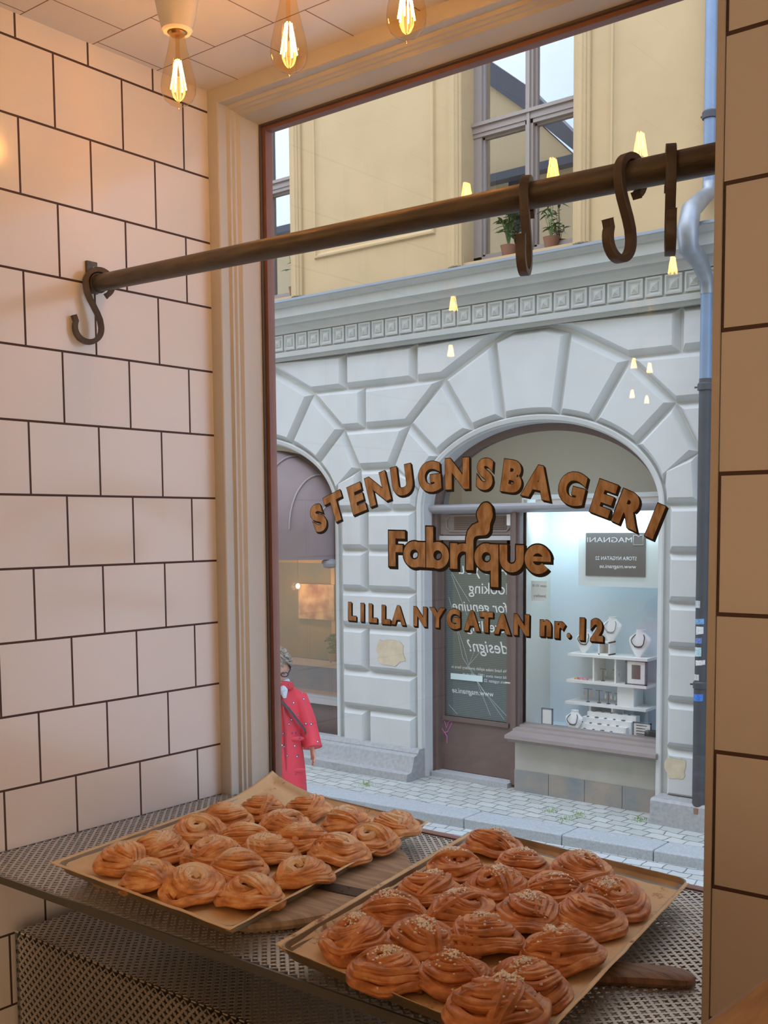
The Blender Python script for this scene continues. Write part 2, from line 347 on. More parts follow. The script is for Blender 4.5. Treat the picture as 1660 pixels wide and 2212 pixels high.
# ---------------------------------------------------------------- CEILING LAMPS
def make_lamp():
    t = thing('ceiling_lamp', (0,0,0), 'x', 'lamp', 'bare filament bulbs in porcelain ceiling holders')
    b = MB(); b.lathe([(.0385,0),(.0385,-.006),(.036,-.022),(.031,-.050),(.0265,-.066),(.0255,-.072),(.0225,-.075),(.0165,-.075),(.0165,-.060)], n=32)
    b.tube([(.037,0.004,-.004),(.037,.004,-.030),(.032,.004,-.055)], .006, 8)
    b.obj('porcelain_holder', M_PORC, t)
    b = MB(); b.lathe([(.0135,-.058),(.0145,-.064),(.0135,-.070),(.0142,-.076),(.012,-.080)], n=20); b.obj('screw_cap', M_BRASS, t)
    b = MB(); pr = [(.0125,-.078),(.0130,-.086),(.0150,-.098),(.0195,-.116),(.0245,-.136),(.0280,-.152),(.0290,-.162),(.0280,-.172),(.0235,-.182),(.0150,-.189),(.0060,-.1925),(.0028,-.1945),(.0012,-.199),(0,-.2)]
    b.lathe(pr, n=28); b.obj('bulb', G_BULB, t, 60)
    b = MB()
    for k in range(6):
        a = 2*pi*k/6+.3; b.tube([(.0045*cos(a),.0045*sin(a),-.120),(.0125*cos(a+.25),.0125*sin(a+.25),-.166)], .0012, 6)
    b.obj('filament', M_FIL, t)
    b = MB(); b.tube([(0,0,-.08),(0,0,-.118)], .0035, 8); b.ellipsoid((0,0,-.12),(.005,.005,.003),10,6); b.obj('glass_stem', MATS['bulb_glass'], t)
    return t
ld = bpy.data.lights.new('bulb_light','POINT'); ld.energy = BULB_W; ld.color = BULB_COL; ld.shadow_soft_size = .008
lb = bpy.data.lights.new('shop_bulb_light','POINT'); lb.energy = BULB_BACK; lb.color = BACK_COL; lb.shadow_soft_size = .007
lamp0 = make_lamp()
spots = [(.274,-.316,'filament bulb in white porcelain holder nearest the left tiled wall'),
 (.508,-.297,'middle filament bulb on the ceiling above the window head'),
 (.718,-.274,'filament bulb at the top edge, farthest right of the three')]
back = [(.36,-1.24),(-.39,-1.02),(-.43,-1.27),(-.92,-1.72),(-1.01,-2.08),(-.58,-2.94),(-.59,-3.13),(-1.12,-4.04),(-1.18,-4.36),(1.4,-2.3),(2.4,-2.3),(2.4,-3.2),(1.6,-3.6)]  # last four bulbs are added out of view to brighten the shelf
for i,(x,y,*l) in enumerate(spots+back):
    lab = l[0] if l else 'filament bulb inside the shop, unseen except where the window pane reflects it'
    o = lamp0 if i==0 else dup(lamp0)
    o.location = (x,y,ZC+.008 if i<3 else ZC); o['label'] = lab; o.rotation_euler = (0,0,i*1.1+2.4)
    lo = bpy.data.objects.new('bulb_light', ld if i<3 else lb); COL.objects.link(lo); lo.parent = o; lo.location = (0,0,-.145)

# ---------------------------------------------------------------- RAIL AND HOOKS
YR = -.46
ra = P(215,612,.02,0); rb = P(1547,342,YR)
ra = Vector((.012,-.297,.389)); rdir = (rb-ra).normalized(); rend = ra + rdir*((1.344-ra.x)/rdir.x)
t = thing('hanging_rail', ra, 'dark iron pipe rail running across the window from wall to pier', 'rail')
MB().tube([ra, rend], .0155, 24).obj('pipe', M_IRON, t)
b = MB(); b.box(.0002,.006,-.311,-.287,.372,.430); pl = mod_bevel(b.obj('wall_bracket', M_IRON, t), .0012)
b = MB(); b.ellipsoid((.0065,-.296,.418),(.0015,.003,.003),10,6); b.obj('screw', M_SCREW, pl)
MB().tube([ra+rdir*-.006, ra+rdir*.012], .018, 20).obj('end_collar', M_IRON, t)
def make_hook():
    # flat bar bent to an S in the local XZ plane, hung over the rail at the origin
    pts = []
    r1, r2 = .0285, .028
    for a in range(-60,185,12): pts.append((r1*cos(R(a)), 0, r1*sin(R(a))))
    zl = -.098
    for k in range(1,7):
        u = k/6; s_ = u*u*(3-2*u); pts.append((-r1+(r2*2-r1*.9)*s_, 0, -.005+ (zl+.012)*u))
    cx, cz = pts[-1][0]-r2, pts[-1][2]-.004
    for a in range(0,-205,-12): pts.append((cx+r2*cos(R(a)), 0, cz+r2*1.05*sin(R(a))))
    lx, lz = pts[-1][0], pts[-1][2]; pts.append((lx-.004,0,lz+.012))
    b = MB(); vs=[];fs=[]; N=len(pts); w_, th = .0075,.0052
    for i,p in enumerate(pts):
        p=Vector(p); t_=(Vector(pts[min(i+1,N-1)])-Vector(pts[max(i-1,0)])).normalized(); n_=Vector((-t_.z,0,t_.x))
        for (aa,bb) in ((-1,-1),(1,-1),(1,1),(-1,1)): vs.append(p+n_*th*aa+Vector((0,w_*bb,0)))
    for i in range(N-1):
        for j in range(4): fs.append((i*4+j,i*4+(j+1)%4,(i+1)*4+(j+1)%4,(i+1)*4+j))
    fs += [(0,1,2,3),tuple((N-1)*4+j for j in range(4))[::-1]]
    b.add(vs,fs); me = b.mesh('s_hook', M_HOOK, 40); o = link(me,'s_hook'); mod_bevel(o,.0008)
    return o
hk0 = make_hook()
def on_rail(px):
    best=None
    for i in range(2001):
        q = ra+(rend-ra)*(i/2000); d = q-CAM; x = 830+FPX*d.dot(_r2)/d.dot(_f)
        if best is None or abs(x-px)<best[0]: best=(abs(x-px),q)
    return best[1]
rh = math.atan2(rdir.y, rdir.x)
hooks = [(214,R(68),.86,'iron S-hook hanging on the rail against the left tiled wall'),
 (1140,R(110),.73,'iron S-hook seen edge-on in front of the upper window with plants'),
 (1363,R(80),.73,'iron S-hook turned broadside, second from the right pier'),
 (1449,R(116),.73,'iron S-hook seen edge-on nearest the right pier')]
for i,(px,an,sc_,lab) in enumerate(hooks):
    o = hk0 if i==0 else dup(hk0)
    q = on_rail(px); o.location = q - Vector((0,0,.001)); o.rotation_euler = (0,0,an); o.scale = (sc_,)*3
    tag(o, lab, 'hook', 'S-hooks on the window rail')

# ---------------------------------------------------------------- PERFORATED SHELVES
def perforated(x0,x1,y0,y1,fn,pitch=.0168,rr=.0058):
    """sheet with four-lobed holes on a diagonal lattice; fn maps (u,v) to the sheet"""
    b = MB(); h = pitch/2; n = 16; key = {}
    def vid(u,v):
        k=(round(u,5),round(v,5))
        if k not in key: key[k]=len(b.v); b.v.append(tuple(fn(u,v)))
        return key[k]
    nu = int((x1-x0)/h)+1; nv = int((y1-y0)/h)+1
    for i in range(1,nu):
        for j in range(1,nv):
            if (i+j)%2: continue
            cx, cy = x0+i*h, y0+j*h; out=[]; inn=[]
            for k in range(n):
                a = 2*pi*k/n; ca,sa = cos(a),sin(a); d = h/(abs(ca)+abs(sa))
                q = rr*(.72+.28*cos(4*a)); 
                u_,v_ = cx+d*ca, cy+d*sa
                if k%4 not in (0,2): pass
                out.append(vid(min(max(u_,x0),x1), min(max(v_,y0),y1))); inn.append(vid(cx+q*ca, cy+q*sa))
            for k in range(n):
                b.f.append((out[k],out[(k+1)%n],inn[(k+1)%n],inn[k])); b.mi.append(0)
    return b
t = thing('perforated_shelf', (.67,-.3,ZS), 'upper perforated steel display shelf under the window carrying the two trays', 'shelf')
b = perforated(.003,1.343,-.600,.012, lambda u,v:(u,v,ZS))
o = b.obj('shelf_sheet', M_STEEL, t, 0); so_ = o.modifiers.new('thick','SOLIDIFY'); so_.thickness = .0015; so_.offset = -1
b = MB(); b.box(.003,1.3050,-.6035,-.6000,ZS-.0125,ZS-.0002); b.box(1.3050,1.343,-.6035,-.60,ZS-.0125,ZS-.0002); b.box(.003,1.343,.0105,.0135,ZS-.0125,ZS-.0002); b.box(.0005,.0030,-.60,.0105,ZS-.0125,ZS-.0002)
b.obj('shelf_lip', M_STEELD, t, 0)
for q_ in ((.003,.02),(1.324,1.343)):
    b = MB(); b.box(*q_,-.59,.01,ZS-.016,ZS-.0128); b.obj('shelf_bracket', M_STEELD, t, 0)
bx0, by0, bz = .058, -.540, -.752
t = thing('perforated_cabinet', (.67,-.3,ZF), 'lower perforated steel casing with front panel beneath the shelf', 'cabinet')
b = perforated(bx0,1.343,by0,.010, lambda u,v:(u,v,bz)); o = b.obj('top_sheet', M_STEEL, t, 0)
q_ = o.modifiers.new('thick','SOLIDIFY'); q_.thickness = .0012; q_.offset = -1
b = perforated(bx0,1.343,ZF+.30,bz-.004, lambda u,v:(u,by0,v)); o = b.obj('front_sheet', M_STEEL, t, 0)
q_ = o.modifiers.new('thick','SOLIDIFY'); q_.thickness = .0012; q_.offset = 0
b = MB(); b.box(bx0,1.343,by0-.0008,by0+.008,ZF,ZF+.30); b.box(bx0-.001,bx0+.006,by0-.0006,by0+.015,ZF,bz-.001); b.box(bx0,bx0+.002,by0,.01,ZF,bz-.002)
b.obj('casing_frame', M_STEELD, t, 0)
b = MB()
x = bx0
while x < 1.34:
    b.tube([(x+.002,by0,bz-.0005),(x+.0125,by0,bz-.0005)], .0022, 8); x += .0168
b.obj('folded_edge', mat('bright_edge', (.62,.62,.60), .22, metal=1), t)

# ---------------------------------------------------------------- BOARDS, TRAYS, PAPER
ZB = ZS+.0195
t = thing('round_board', (.446,-.358,ZS), 'round plank serving board with riveted iron strap lying under the left tray', 'board')
b = MB(); b.lathe([(.250,.0005),(.262,.004),(.265,.010),(.262,.0165),(.255,.0190),(0,.0190)], (.446,-.352,ZS), 64)
b.v = [(v[0], max(v[1],-.541), v[2]) for v in b.v]; b.obj('board', M_WOOD, t)
b = MB()
p1 = P(713,1916,ZS+.0195,2); p2 = P(824,1939,ZS+.0195,2); d_ = (p2-p1); d_.z = 0; d_.normalize(); c_ = Vector((.446,-.352,0)); o_ = Vector((p1.x,p1.y,0)); tm = (c_-o_).dot(d_); mid_ = o_+d_*tm
hl_ = math.sqrt(max(.001,.255**2-(mid_-c_).length**2)); b.box(-hl_,hl_,-.016,.016,.0193,.0203)
Mx = Matrix.Translation((mid_.x,mid_.y,ZS))@Matrix.Rotation(math.atan2(d_.y,d_.x),4,'Z')
b.xf(Mx); b.obj('iron_strap', M_RUST, t)
b = MB()
for k in range(15):
    for s_ in (-1,1):
        b = MB(); b.ellipsoid(((-.95+1.9*k/14)*hl_, .009*s_, .0204),(.0022,.0022,.0012),8,4); b.xf(Mx); b.obj('rivet', mat('rivet',(.07,.05,.04),.6,metal=.5), t)
hx0 = P(1330,2088,ZS+.018,2); hx1 = P(1503,2112,ZS+.010,2)
t = thing('paddle_board', (.86,-.36,ZS), 'wooden paddle board lying under the right tray, its handle sticking out', 'board')
b = MB(); b.lathe([(.150,.0005),(.158,.004),(.16,.010),(.157,.0165),(.150,.0190),(0,.0190)], (.875,-.340,ZS), 56); b.obj('board', M_WOOD, t)
hd = (hx1-hx0); hd.z=0; hl = hd.length; hd.normalize(); hn = Vector((-hd.y,hd.x,0))
st = Vector((.875,-.34,0)); base = Vector((hx0.x,hx0.y,0)) - hd*.06
b = MB(); vs=[];fs=[]
sec = [(-.06,.026,.017),(0,.0235,.0175),(hl*.35,.0215,.0175),(hl*.7,.021,.017),(hl*.86,.018,.015),(hl*.95,.0125,.0125),(hl,.004,.010)]
for (d,w_,h_) in sec:
    c = Vector((hx0.x,hx0.y,ZS+.0012))+hd*d
    prof = [(-w_*.8,0),(-w_,h_*.35),(-w_*.95,h_*.75),(-w_*.6,h_),(w_*.6,h_),(w_*.95,h_*.75),(w_,h_*.35),(w_*.8,0)]
    for (a,z) in prof: vs.append(c+hn*a+Vector((0,0,z)))
for i in range(len(sec)-1):
    for j in range(8): fs.append((i*8+j,i*8+(j+1)%8,(i+1)*8+(j+1)%8,(i+1)*8+j))
fs += [tuple(range(8))[::-1], tuple((len(sec)-1)*8+j for j in range(8))]
b.add(vs,fs); b.obj('handle', M_WOOD2, t)

def bil(c,u,v):
    return (c[0]*(1-u)+c[1]*u)*(1-v) + (c[3]*(1-u)+c[2]*u)*v
HZ = ZS+.035
trA = [P(120,1865,HZ,2),P(497,2006,HZ,2),P(925,1775,HZ,2),P(594,1696,HZ,2)]
trB = [P(600,2045,HZ,2),P(1142,2269,HZ,2),P(1490,1900,HZ,2),P(1040,1790,HZ,2)]
M_PAPER = mat('baking_paper', (.50,.33,.16), .62, col2=(.36,.20,.085), vscale=7, bump=.35, bscale=18)
def paper_material(name, stain):
    M = mat(name, (.80,.60,.35), .6, col2=(.68,.46,.23), vscale=6, bump=.3, bscale=22)
    nt = M.node_tree; b_ = nt.nodes['Principled BSDF']; src = b_.inputs['Base Color'].links[0].from_socket
    n = nt.nodes.new('ShaderNodeTexNoise'); n.inputs['Scale'].default_value = 13; n.inputs['Detail'].default_value = 9; n.inputs['Roughness'].default_value = .75
    tc_ = nt.nodes.new('ShaderNodeTexCoord'); nt.links.new(tc_.outputs['Object'], n.inputs['Vector'])
    r_ = nt.nodes.new('ShaderNodeValToRGB'); r_.color_ramp.elements[0].position = stain; r_.color_ramp.elements[1].position = stain+.07
    nt.links.new(n.outputs['Fac'], r_.inputs['Fac']); mx = nt.nodes.new('ShaderNodeMixRGB'); mx.inputs[2].default_value = (.30,.13,.05,1)
    nt.links.new(src, mx.inputs[1]); nt.links.new(r_.outputs['Color'], mx.inputs[0]); nt.links.new(mx.outputs[0], b_.inputs['Base Color']); return M
P_A = paper_material('baking_paper_left', .60); P_B = paper_material('baking_paper_right', .56)
def tray(c, label, plabel, pm, seed, lift):
    t = thing('baking_tray', (c[0]+c[2])/2 - Vector((0,0,.015)), label, 'tray', 'baking trays on the window shelf')
    b = MB(); vs=[];fs=[]; N=10
    def edge_loop(ins, dz):
        L=[]
        for k in range(4):
            p0,p1,p2 = c[k-1],c[k],c[(k+1)%4]; e1=(p0-p1).normalized(); e2=(p2-p1).normalized()
            cc = p1+(e1+e2)*ins; rad=.022-ins*.3; a0=cc+e1*rad*0+e1*rad; 
            for i in range(7):
                u=i/6; q=(cc+e1*rad)*(1-u)**2+cc*2*u*(1-u)+(cc+e2*rad)*u*u; L.append(Vector((q.x,q.y,HZ+dz)))
        return L
    loops=[edge_loop(0,-.001),edge_loop(.0,.0006),edge_loop(.002,.0006),edge_loop(.006,-.0125),edge_loop(.010,-.0145)]
    n=len(loops[0])
    for L in loops: vs+=L
    for i in range(len(loops)-1):
        for j in range(n): fs.append((i*n+j,i*n+(j+1)%n,(i+1)*n+(j+1)%n,(i+1)*n+j))
    fs.append(tuple(4*n+j for j in range(n)))
    k=len(vs); vs += [v-Vector((0,0,.0012)) for v in loops[4]]; fs.append(tuple(k+j for j in range(n))[::-1])
    for j in range(n): fs.append((j,(j+1)%n,k+(j+1)%n,k+j)[::-1])
    b.add(vs,fs); b.obj('tray_pan', M_TRAY, t)
    # paper
    U,V=64,84; vs=[];fs=[]
    for j in range(V+1):
        for i in range(U+1):
            u,v=i/U,j/V; uu=-.015+1.03*u; vv=(.0+.965*v) if seed==2 else (-.012+1.01*v)
            p=bil(c,uu,vv).copy(); ed=min(uu,1-uu,vv,1-vv)
            z=HZ-.0128+noise.noise(Vector((uu*7,vv*9,seed)))*.0014+noise.noise(Vector((uu*22,vv*26,seed)))*.0005
            z+=max(0,1-max(ed,0)/.020)**1.1*.0148
            fold=math.exp(-((vv-.13-.03*math.sin(uu*4))/.012)**2)*max(0,.5-abs(uu-.62))*.009
            z+=fold if seed==1 else 0
            dl=math.hypot((1-v)*1.0,(u)*.8)
            if lift: 
                k_=max(0,1-dl/.26)**1.6; z+=k_*.028
            p.z=z; vs.append(p)
    for j in range(V):
        for i in range(U): a=j*(U+1)+i; fs.append((a,a+1,a+U+2,a+U+1))
    b=MB(); b.add(vs,fs); o=b.obj('baking_paper', pm, None, 60, label=plabel, cat='baking paper')
    q=o.modifiers.new('t','SOLIDIFY'); q.thickness=.0004
    return t
tray(trA,'aluminium baking tray near the left wall holding the paler cardamom buns','crinkled brown baking paper in the left tray, far corner turned up',P_A,1,True)
tray(trB,'aluminium baking tray in the right foreground holding the darker sugared buns','stained brown baking paper in the right foreground tray',P_B,2,False)

# ---------------------------------------------------------------- BUNS
def bun_mat(name, crust, pale, dust, dustamt):
    M = bpy.data.materials.new(name); M.use_nodes=True; nt=M.node_tree; b=nt.nodes['Principled BSDF']
    b.inputs['Roughness'].default_value=.38; b.inputs['Specular IOR Level'].default_value=.45
    tc=nt.nodes.new('ShaderNodeTexCoord'); n=nt.nodes.new('ShaderNodeTexNoise'); n.inputs['Scale'].default_value=38; n.inputs['Detail'].default_value=6
    mp=nt.nodes.new('ShaderNodeMapping'); mp.inputs['Scale'].default_value=(1,1,2.2)
    nt.links.new(tc.outputs['Object'],mp.inputs[0]); nt.links.new(mp.outputs[0],n.inputs['Vector'])
    r=nt.nodes.new('ShaderNodeValToRGB'); e=r.color_ramp.elements; e[0].position=.30; e[0].color=(*pale,1); e[1].position=.72; e[1].color=(*[c*.55 for c in crust],1)
    x=r.color_ramp.elements.new(.5); x.color=(*crust,1); nt.links.new(n.outputs['Fac'],r.inputs['Fac'])
    sp=nt.nodes.new('ShaderNodeSeparateXYZ'); nt.links.new(tc.outputs['Object'],sp.inputs[0])
    n2=nt.nodes.new('ShaderNodeTexNoise'); n2.inputs['Scale'].default_value=60; nt.links.new(tc.outputs['Object'],n2.inputs['Vector'])
    # pale dusting lies on a patch of the top
    ml=nt.nodes.new('ShaderNodeVectorMath'); ml.operation='DISTANCE'; ml.inputs[1].default_value=(.004,.006,.042); nt.links.new(tc.outputs['Object'],ml.inputs[0])
    ma=nt.nodes.new('ShaderNodeMath'); ma.operation='MULTIPLY_ADD'; ma.inputs[1].default_value=.03; nt.links.new(n2.outputs['Fac'],ma.inputs[0]); nt.links.new(ml.outputs['Value'],ma.inputs[2])
    r2=nt.nodes.new('ShaderNodeMapRange'); r2.inputs['From Min'].default_value=.036; r2.inputs['From Max'].default_value=.046; r2.inputs['To Min'].default_value=dustamt; r2.inputs['To Max'].default_value=0
    nt.links.new(ma.outputs[0],r2.inputs['Value']); mx=nt.nodes.new('ShaderNodeMixRGB'); mx.inputs[2].default_value=(*dust,1)
    nt.links.new(r.outputs['Color'],mx.inputs[1]); nt.links.new(r2.outputs[0],mx.inputs[0]); nt.links.new(mx.outputs[0],b.inputs['Base Color'])
    bp=nt.nodes.new('ShaderNodeBump'); bp.inputs['Strength'].default_value=.25; bp.inputs['Distance'].default_value=.002; n3=nt.nodes.new('ShaderNodeTexNoise'); n3.inputs['Scale'].default_value=220
    nt.links.new(tc.outputs['Object'],n3.inputs['Vector']); nt.links.new(n3.outputs['Fac'],bp.inputs['Height']); nt.links.new(bp.outputs[0],b.inputs['Normal'])
    return M
B_L = bun_mat('cardamom_bun_crust',(.72,.31,.11),(.88,.55,.25),(.82,.60,.36),.8)
B_R = bun_mat('cinnamon_bun_crust',(.62,.24,.09),(.84,.44,.19),(.40,.2,.1),.0)
M_SPECK = mat('cardamom_speck',(.06,.03,.015),.8); M_SUGAR = mat('pearl_sugar',(.95,.88,.76),.5)
def bun_variant(seed):
    rnd=random.Random(seed); b=MB(); Rb=.047
    Rb=.049; e=rnd.uniform(.84,.95)
    b.ellipsoid((0,0,.019),(Rb*.86,Rb*e*.86,.019),24,12)
    def ridged(th): return 1+.10*cos(6*th)+.05*cos(13*th+1)
    def dome(r): return .0485*math.sqrt(max(0,1-(r/(Rb*1.10))**2))+.003
    def add(path, fat, closed=False, tw=.5, sy=.85):
        b.tube(path, fat, 22, closed=closed, prof=ridged, twist=tw, sy=sy, up=(0,0,1))
    # strands wound round and round like wool, each ring leaning its own way
    az=rnd.uniform(0,2*pi); ccx=ccy=0
    for k,(rad,fat,lean) in enumerate(((1.0,.0092,.0),(.90,.0080,.0028),(.76,.0082,.004),(.60,.0078,.005),(.43,.0076,.005),(.26,.0078,.004))):
        a0=az+rnd.uniform(-.9,.9)+k*.5; path=[]; ccx+=.0030*cos(az)*(k>1); ccy+=.0030*sin(az)*(k>1); op=rnd.random()<.35 and k>0
        n_=34; sp=2*pi if not op else rnd.uniform(3.8,5.2)
        for q in range(n_):
            a=a0+sp*q/n_; r_=rad*Rb*(1+.045*sin(2*a+k+seed)+.02*sin(5*a)); x=r_*cos(a)+ccx; y=r_*e*sin(a)+ccy
            z=max(dome(math.hypot(x,y/e))-fat*.85+lean*sin(a-a0),fat*.8)
            if op: u=min(q,n_-1-q)/5; z-= max(0,1-u)*.008
            path.append((x,y,max(z,.004)))
        add(path, fat, closed=not op, tw=2*pi/6 if not op else .4)
    # parallel straps pulled over the top
    def straps(phi,off,cnt,fat,t0,t1,bend):
        for c in range(cnt):
            path=[];rs=[]; o_=off+(c-(cnt-1)/2)*.235
            for q in range(26):
                u=q/25; t=t0+(t1-t0)*u; x=t*Rb*1.04; y=(o_*(1-.25*t*t)+bend*(t*t-.3)+.05*sin(3*t+c))*Rb
                X,Y=x*cos(phi)-y*sin(phi),x*sin(phi)+y*cos(phi); r_=math.hypot(X,Y/e); z=max(dome(r_)+.0012-fat*.35,.003)
                if r_>Rb*1.02: X*=.985*Rb*1.04/r_; Y*=.985*Rb*1.04/r_; z=.006
                path.append((X,Y,z)); rs.append(fat*(.62+.38*sin(pi*min(max(u,.06),.94))))
            b.tube(path, rs, 22, prof=ridged, twist=.3, sy=.8, up=(0,0,1))
    ph=rnd.uniform(0,2*pi); mode=seed%4
    if mode==0: straps(ph,.0,2,.0082,-1,1,.25); 
    elif mode==1: straps(ph,.25,3,.0070,-1,.75,-.3)
    elif mode==2: straps(ph,-.2,2,.0085,-1,.35,.3); straps(ph+1.5,.3,1,.0078,-.9,.9,.1)
    else: straps(ph,.35,2,.0078,-1,1,-.35)
    if seed==99:
        a=rnd.uniform(0,6); b.tube([(cos(a)*.04,sin(a)*.04,.012),(cos(a)*.055,sin(a)*.055,.009),(cos(a+.2)*.064,sin(a+.2)*.064,.007)],[.0105,.0095,.006],14,prof=ridged)
    return b
VAR=[bun_variant(s_) for s_ in range(12)]
ML=[v.mesh('cardamom_bun',B_L,50) for v in VAR]; MR=[v.mesh('cinnamon_bun',B_R,50) for v in VAR]
TREE=[BVHTree.FromPolygons([Vector(q) for q in v.v],[f for f in v.f]) for v in VAR]
def grains(vi, seed, n, size, spread, clump):
    rnd=random.Random(seed); b=MB(); cx,cy=rnd.uniform(-.012,.012),rnd.uniform(-.012,.012)
    for k in range(n):
        s_=spread*(.5 if rnd.random()<clump else 1.15); x,y=rnd.gauss(cx,s_),rnd.gauss(cy,s_)
        h=TREE[vi].ray_cast(Vector((x,y,.2)),Vector((0,0,-1)))
        if h[0] is None: continue
        r_=size*rnd.uniform(.6,1.3); M=Matrix.Rotation(rnd.uniform(0,6),3,'X')@Matrix.Rotation(rnd.uniform(0,6),3,'Z')
        p=h[0]+Vector((0,0,r_*.4)); o8=[Vector(q)*r_ for q in ((1,0,0),(-1,0,0),(0,1,0),(0,-1,0),(0,0,.8),(0,0,-.8))]
        b.add([p+M@q for q in o8],[(0,2,4),(2,1,4),(1,3,4),(3,0,4),(2,0,5),(1,2,5),(3,1,5),(0,3,5)])
    return b
GR=[grains(i,40+i,125,.0021,.015,.75).mesh('pearl_sugar',M_SUGAR,0) for i in range(12)]
GL=[grains(i,70+i,60,.00062,.024,.2).mesh('cardamom_seeds',M_SPECK,0) for i in range(12)]
left=[(267,1852,'at the near-left end, closest to the tiled wall, with a dough tail'),(345,1829,'second from the left wall end, behind the large front-left knot'),(325,1890,'large one at the front left corner of the left tray'),
(429,1794,'on the wall side edge, third back from the left end'),(490,1764,'on the wall side edge below the turned-up paper corner'),(568,1743,'rearmost beside the turned-up paper corner'),
(667,1745,'in the rear row second from the turned-up paper corner'),(614,1781,'smooth banded one just in front of the rear row'),(530,1809,'in the middle of the left tray, behind centre'),
(462,1845,'in the middle of the left tray, left of centre'),(417,1911,'second along the front edge of the left tray'),(515,1873,'just behind the big front-right knot'),(579,1838,'at the exact middle of the left tray'),
(655,1812,'right of the middle, one row behind the window side'),(750,1770,'in the rear row on the window side'),(803,1812,'small coiled one near the right window-side edge'),(852,1783,'farthest right, against the tray end by the pane'),
(733,1835,'on the right long edge beside the round board, third from the front'),(655,1884,'on the right long edge above the round board, second from the front'),(540,1926,'large wound one at the front right corner of the left tray')]
right=[(1064,1819,'at the far end of the right tray, nearest the kerb view'),(983,1871,'on the left edge, second row from the far end'),(1131,1868,'second row from the far end, middle of the right tray'),(1253,1880,'rearmost on the right side by the upturned rim'),
(928,1919,'on the left edge, third from the far end'),(1074,1912,'third row, just left of middle'),(1199,1922,'third row, just right of middle'),(1327,1938,'farthest right beside bare greasy paper'),
(850,1965,'on the left edge with a thick heap of pearl sugar'),(1000,1968,'fourth row, second from the left edge'),(1142,1973,'centre of the right tray'),(1272,1976,'broad smooth loop without sugar on the right side'),
(769,2023,'at the left corner end of the right tray'),(909,2030,'fifth row, second from the left corner'),(1045,2022,'fifth row middle with parallel folds'),(1218,2047,'on the right edge above the paddle handle'),
(835,2093,'front-left one above the tray rim'),(982,2100,'front row middle with sugar over its knot'),(1140,2118,'front row right, round knot with sugar line'),(1078,2178,'nearest to the viewer at the bottom of the photo')]
ref=HZ+.006
def lay(lst, meshes, extra, ename, nm, mlabel, cat, group, s0):
    rnd=random.Random(s0); last=-1
    for i,(px,py,lab) in enumerate(lst):
        vi=(i*5+s0)%12; p=P(px,py-5,ref+.006,2)
        o=link(meshes[vi],nm,None,mlabel+' '+lab,cat,group); sc_=rnd.uniform(.86,.97)
        if i==19 and s0==3: sc_=1.12
        o.location=(p.x,p.y,HZ-.0125); o.scale=(sc_,sc_,sc_*.92); o.rotation_euler=(rnd.uniform(-.08,.08),rnd.uniform(-.08,.08),rnd.uniform(0,6.28))
        if extra and not (s0==3 and i==11):
            e=link(extra[vi],ename); e.parent=o; e['kind']='stuff'
lay(left,ML,GL,'cardamom_seeds','cardamom_bun','golden knotted bun','bun','cardamom buns on the left tray',1)
lay(right,MR,GR,'pearl_sugar','cinnamon_bun','dark brown bun','bun','sugared cinnamon buns on the right tray',3)

# wooden corner at the right edge, in the shop
p = P(1640,2085,-.93)
b = MB(); b.box(p.x,p.x+.40,p.y-.30,p.y,p.z-.016,p.z+.014); b.v=[((v[0]+(.02 if v[1]>p.y-.1 else 0)),v[1],v[2]) for v in b.v]
t = thing('wooden_counter', (p.x+.2,p.y-.15,ZF), 'wooden block corner poking in at the lower right edge in front of the tiled pier', 'counter')
o = b.obj('counter_top', M_WOOD3, t); mod_bevel(o,.006,3)
b = MB(); b.box(p.x+.04,p.x+.38,p.y-.28,p.y-.03,ZF,p.z-.016); b.obj('counter_base', M_WOOD3, t)

# ================================================================ STREET
ZG, ZR = -2.48, -2.56       # pavement, carriageway
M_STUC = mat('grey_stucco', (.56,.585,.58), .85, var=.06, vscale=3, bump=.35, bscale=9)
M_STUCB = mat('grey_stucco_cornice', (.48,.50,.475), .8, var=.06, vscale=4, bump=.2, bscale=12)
M_YEL = mat('yellow_stucco', (.53,.385,.205), .85, var=.07, vscale=2.5, bump=.4, bscale=7)
M_YELD = mat('yellow_own_stucco', (.85,.66,.38), .85, var=.05, vscale=2)
M_ZINC = mat('zinc_flashing', (.30,.36,.44), .4, metal=.6)
M_BROWN = mat('brown_joinery', (.155,.115,.105), .45, var=.1, vscale=6)
M_BROWNL = mat('brown_joinery_light', (.27,.235,.225), .4, var=.05)
M_WIN = mat('greige_window_paint', (.30,.255,.23), .5)
M_WHITE = mat('white_board', (.82,.83,.82), .6)
M_GRAN = mat('granite', (.42,.45,.47), .75, col2=(.33,.36,.38), vscale=60, bump=.3, bscale=50)
M_GRAN2 = mat('granite_plinth', (.36,.38,.39), .75, col2=(.30,.31,.32), vscale=30, bump=.3, bscale=40)
M_DARKIN = mat('dark_interior', (.035,.035,.035), .9)
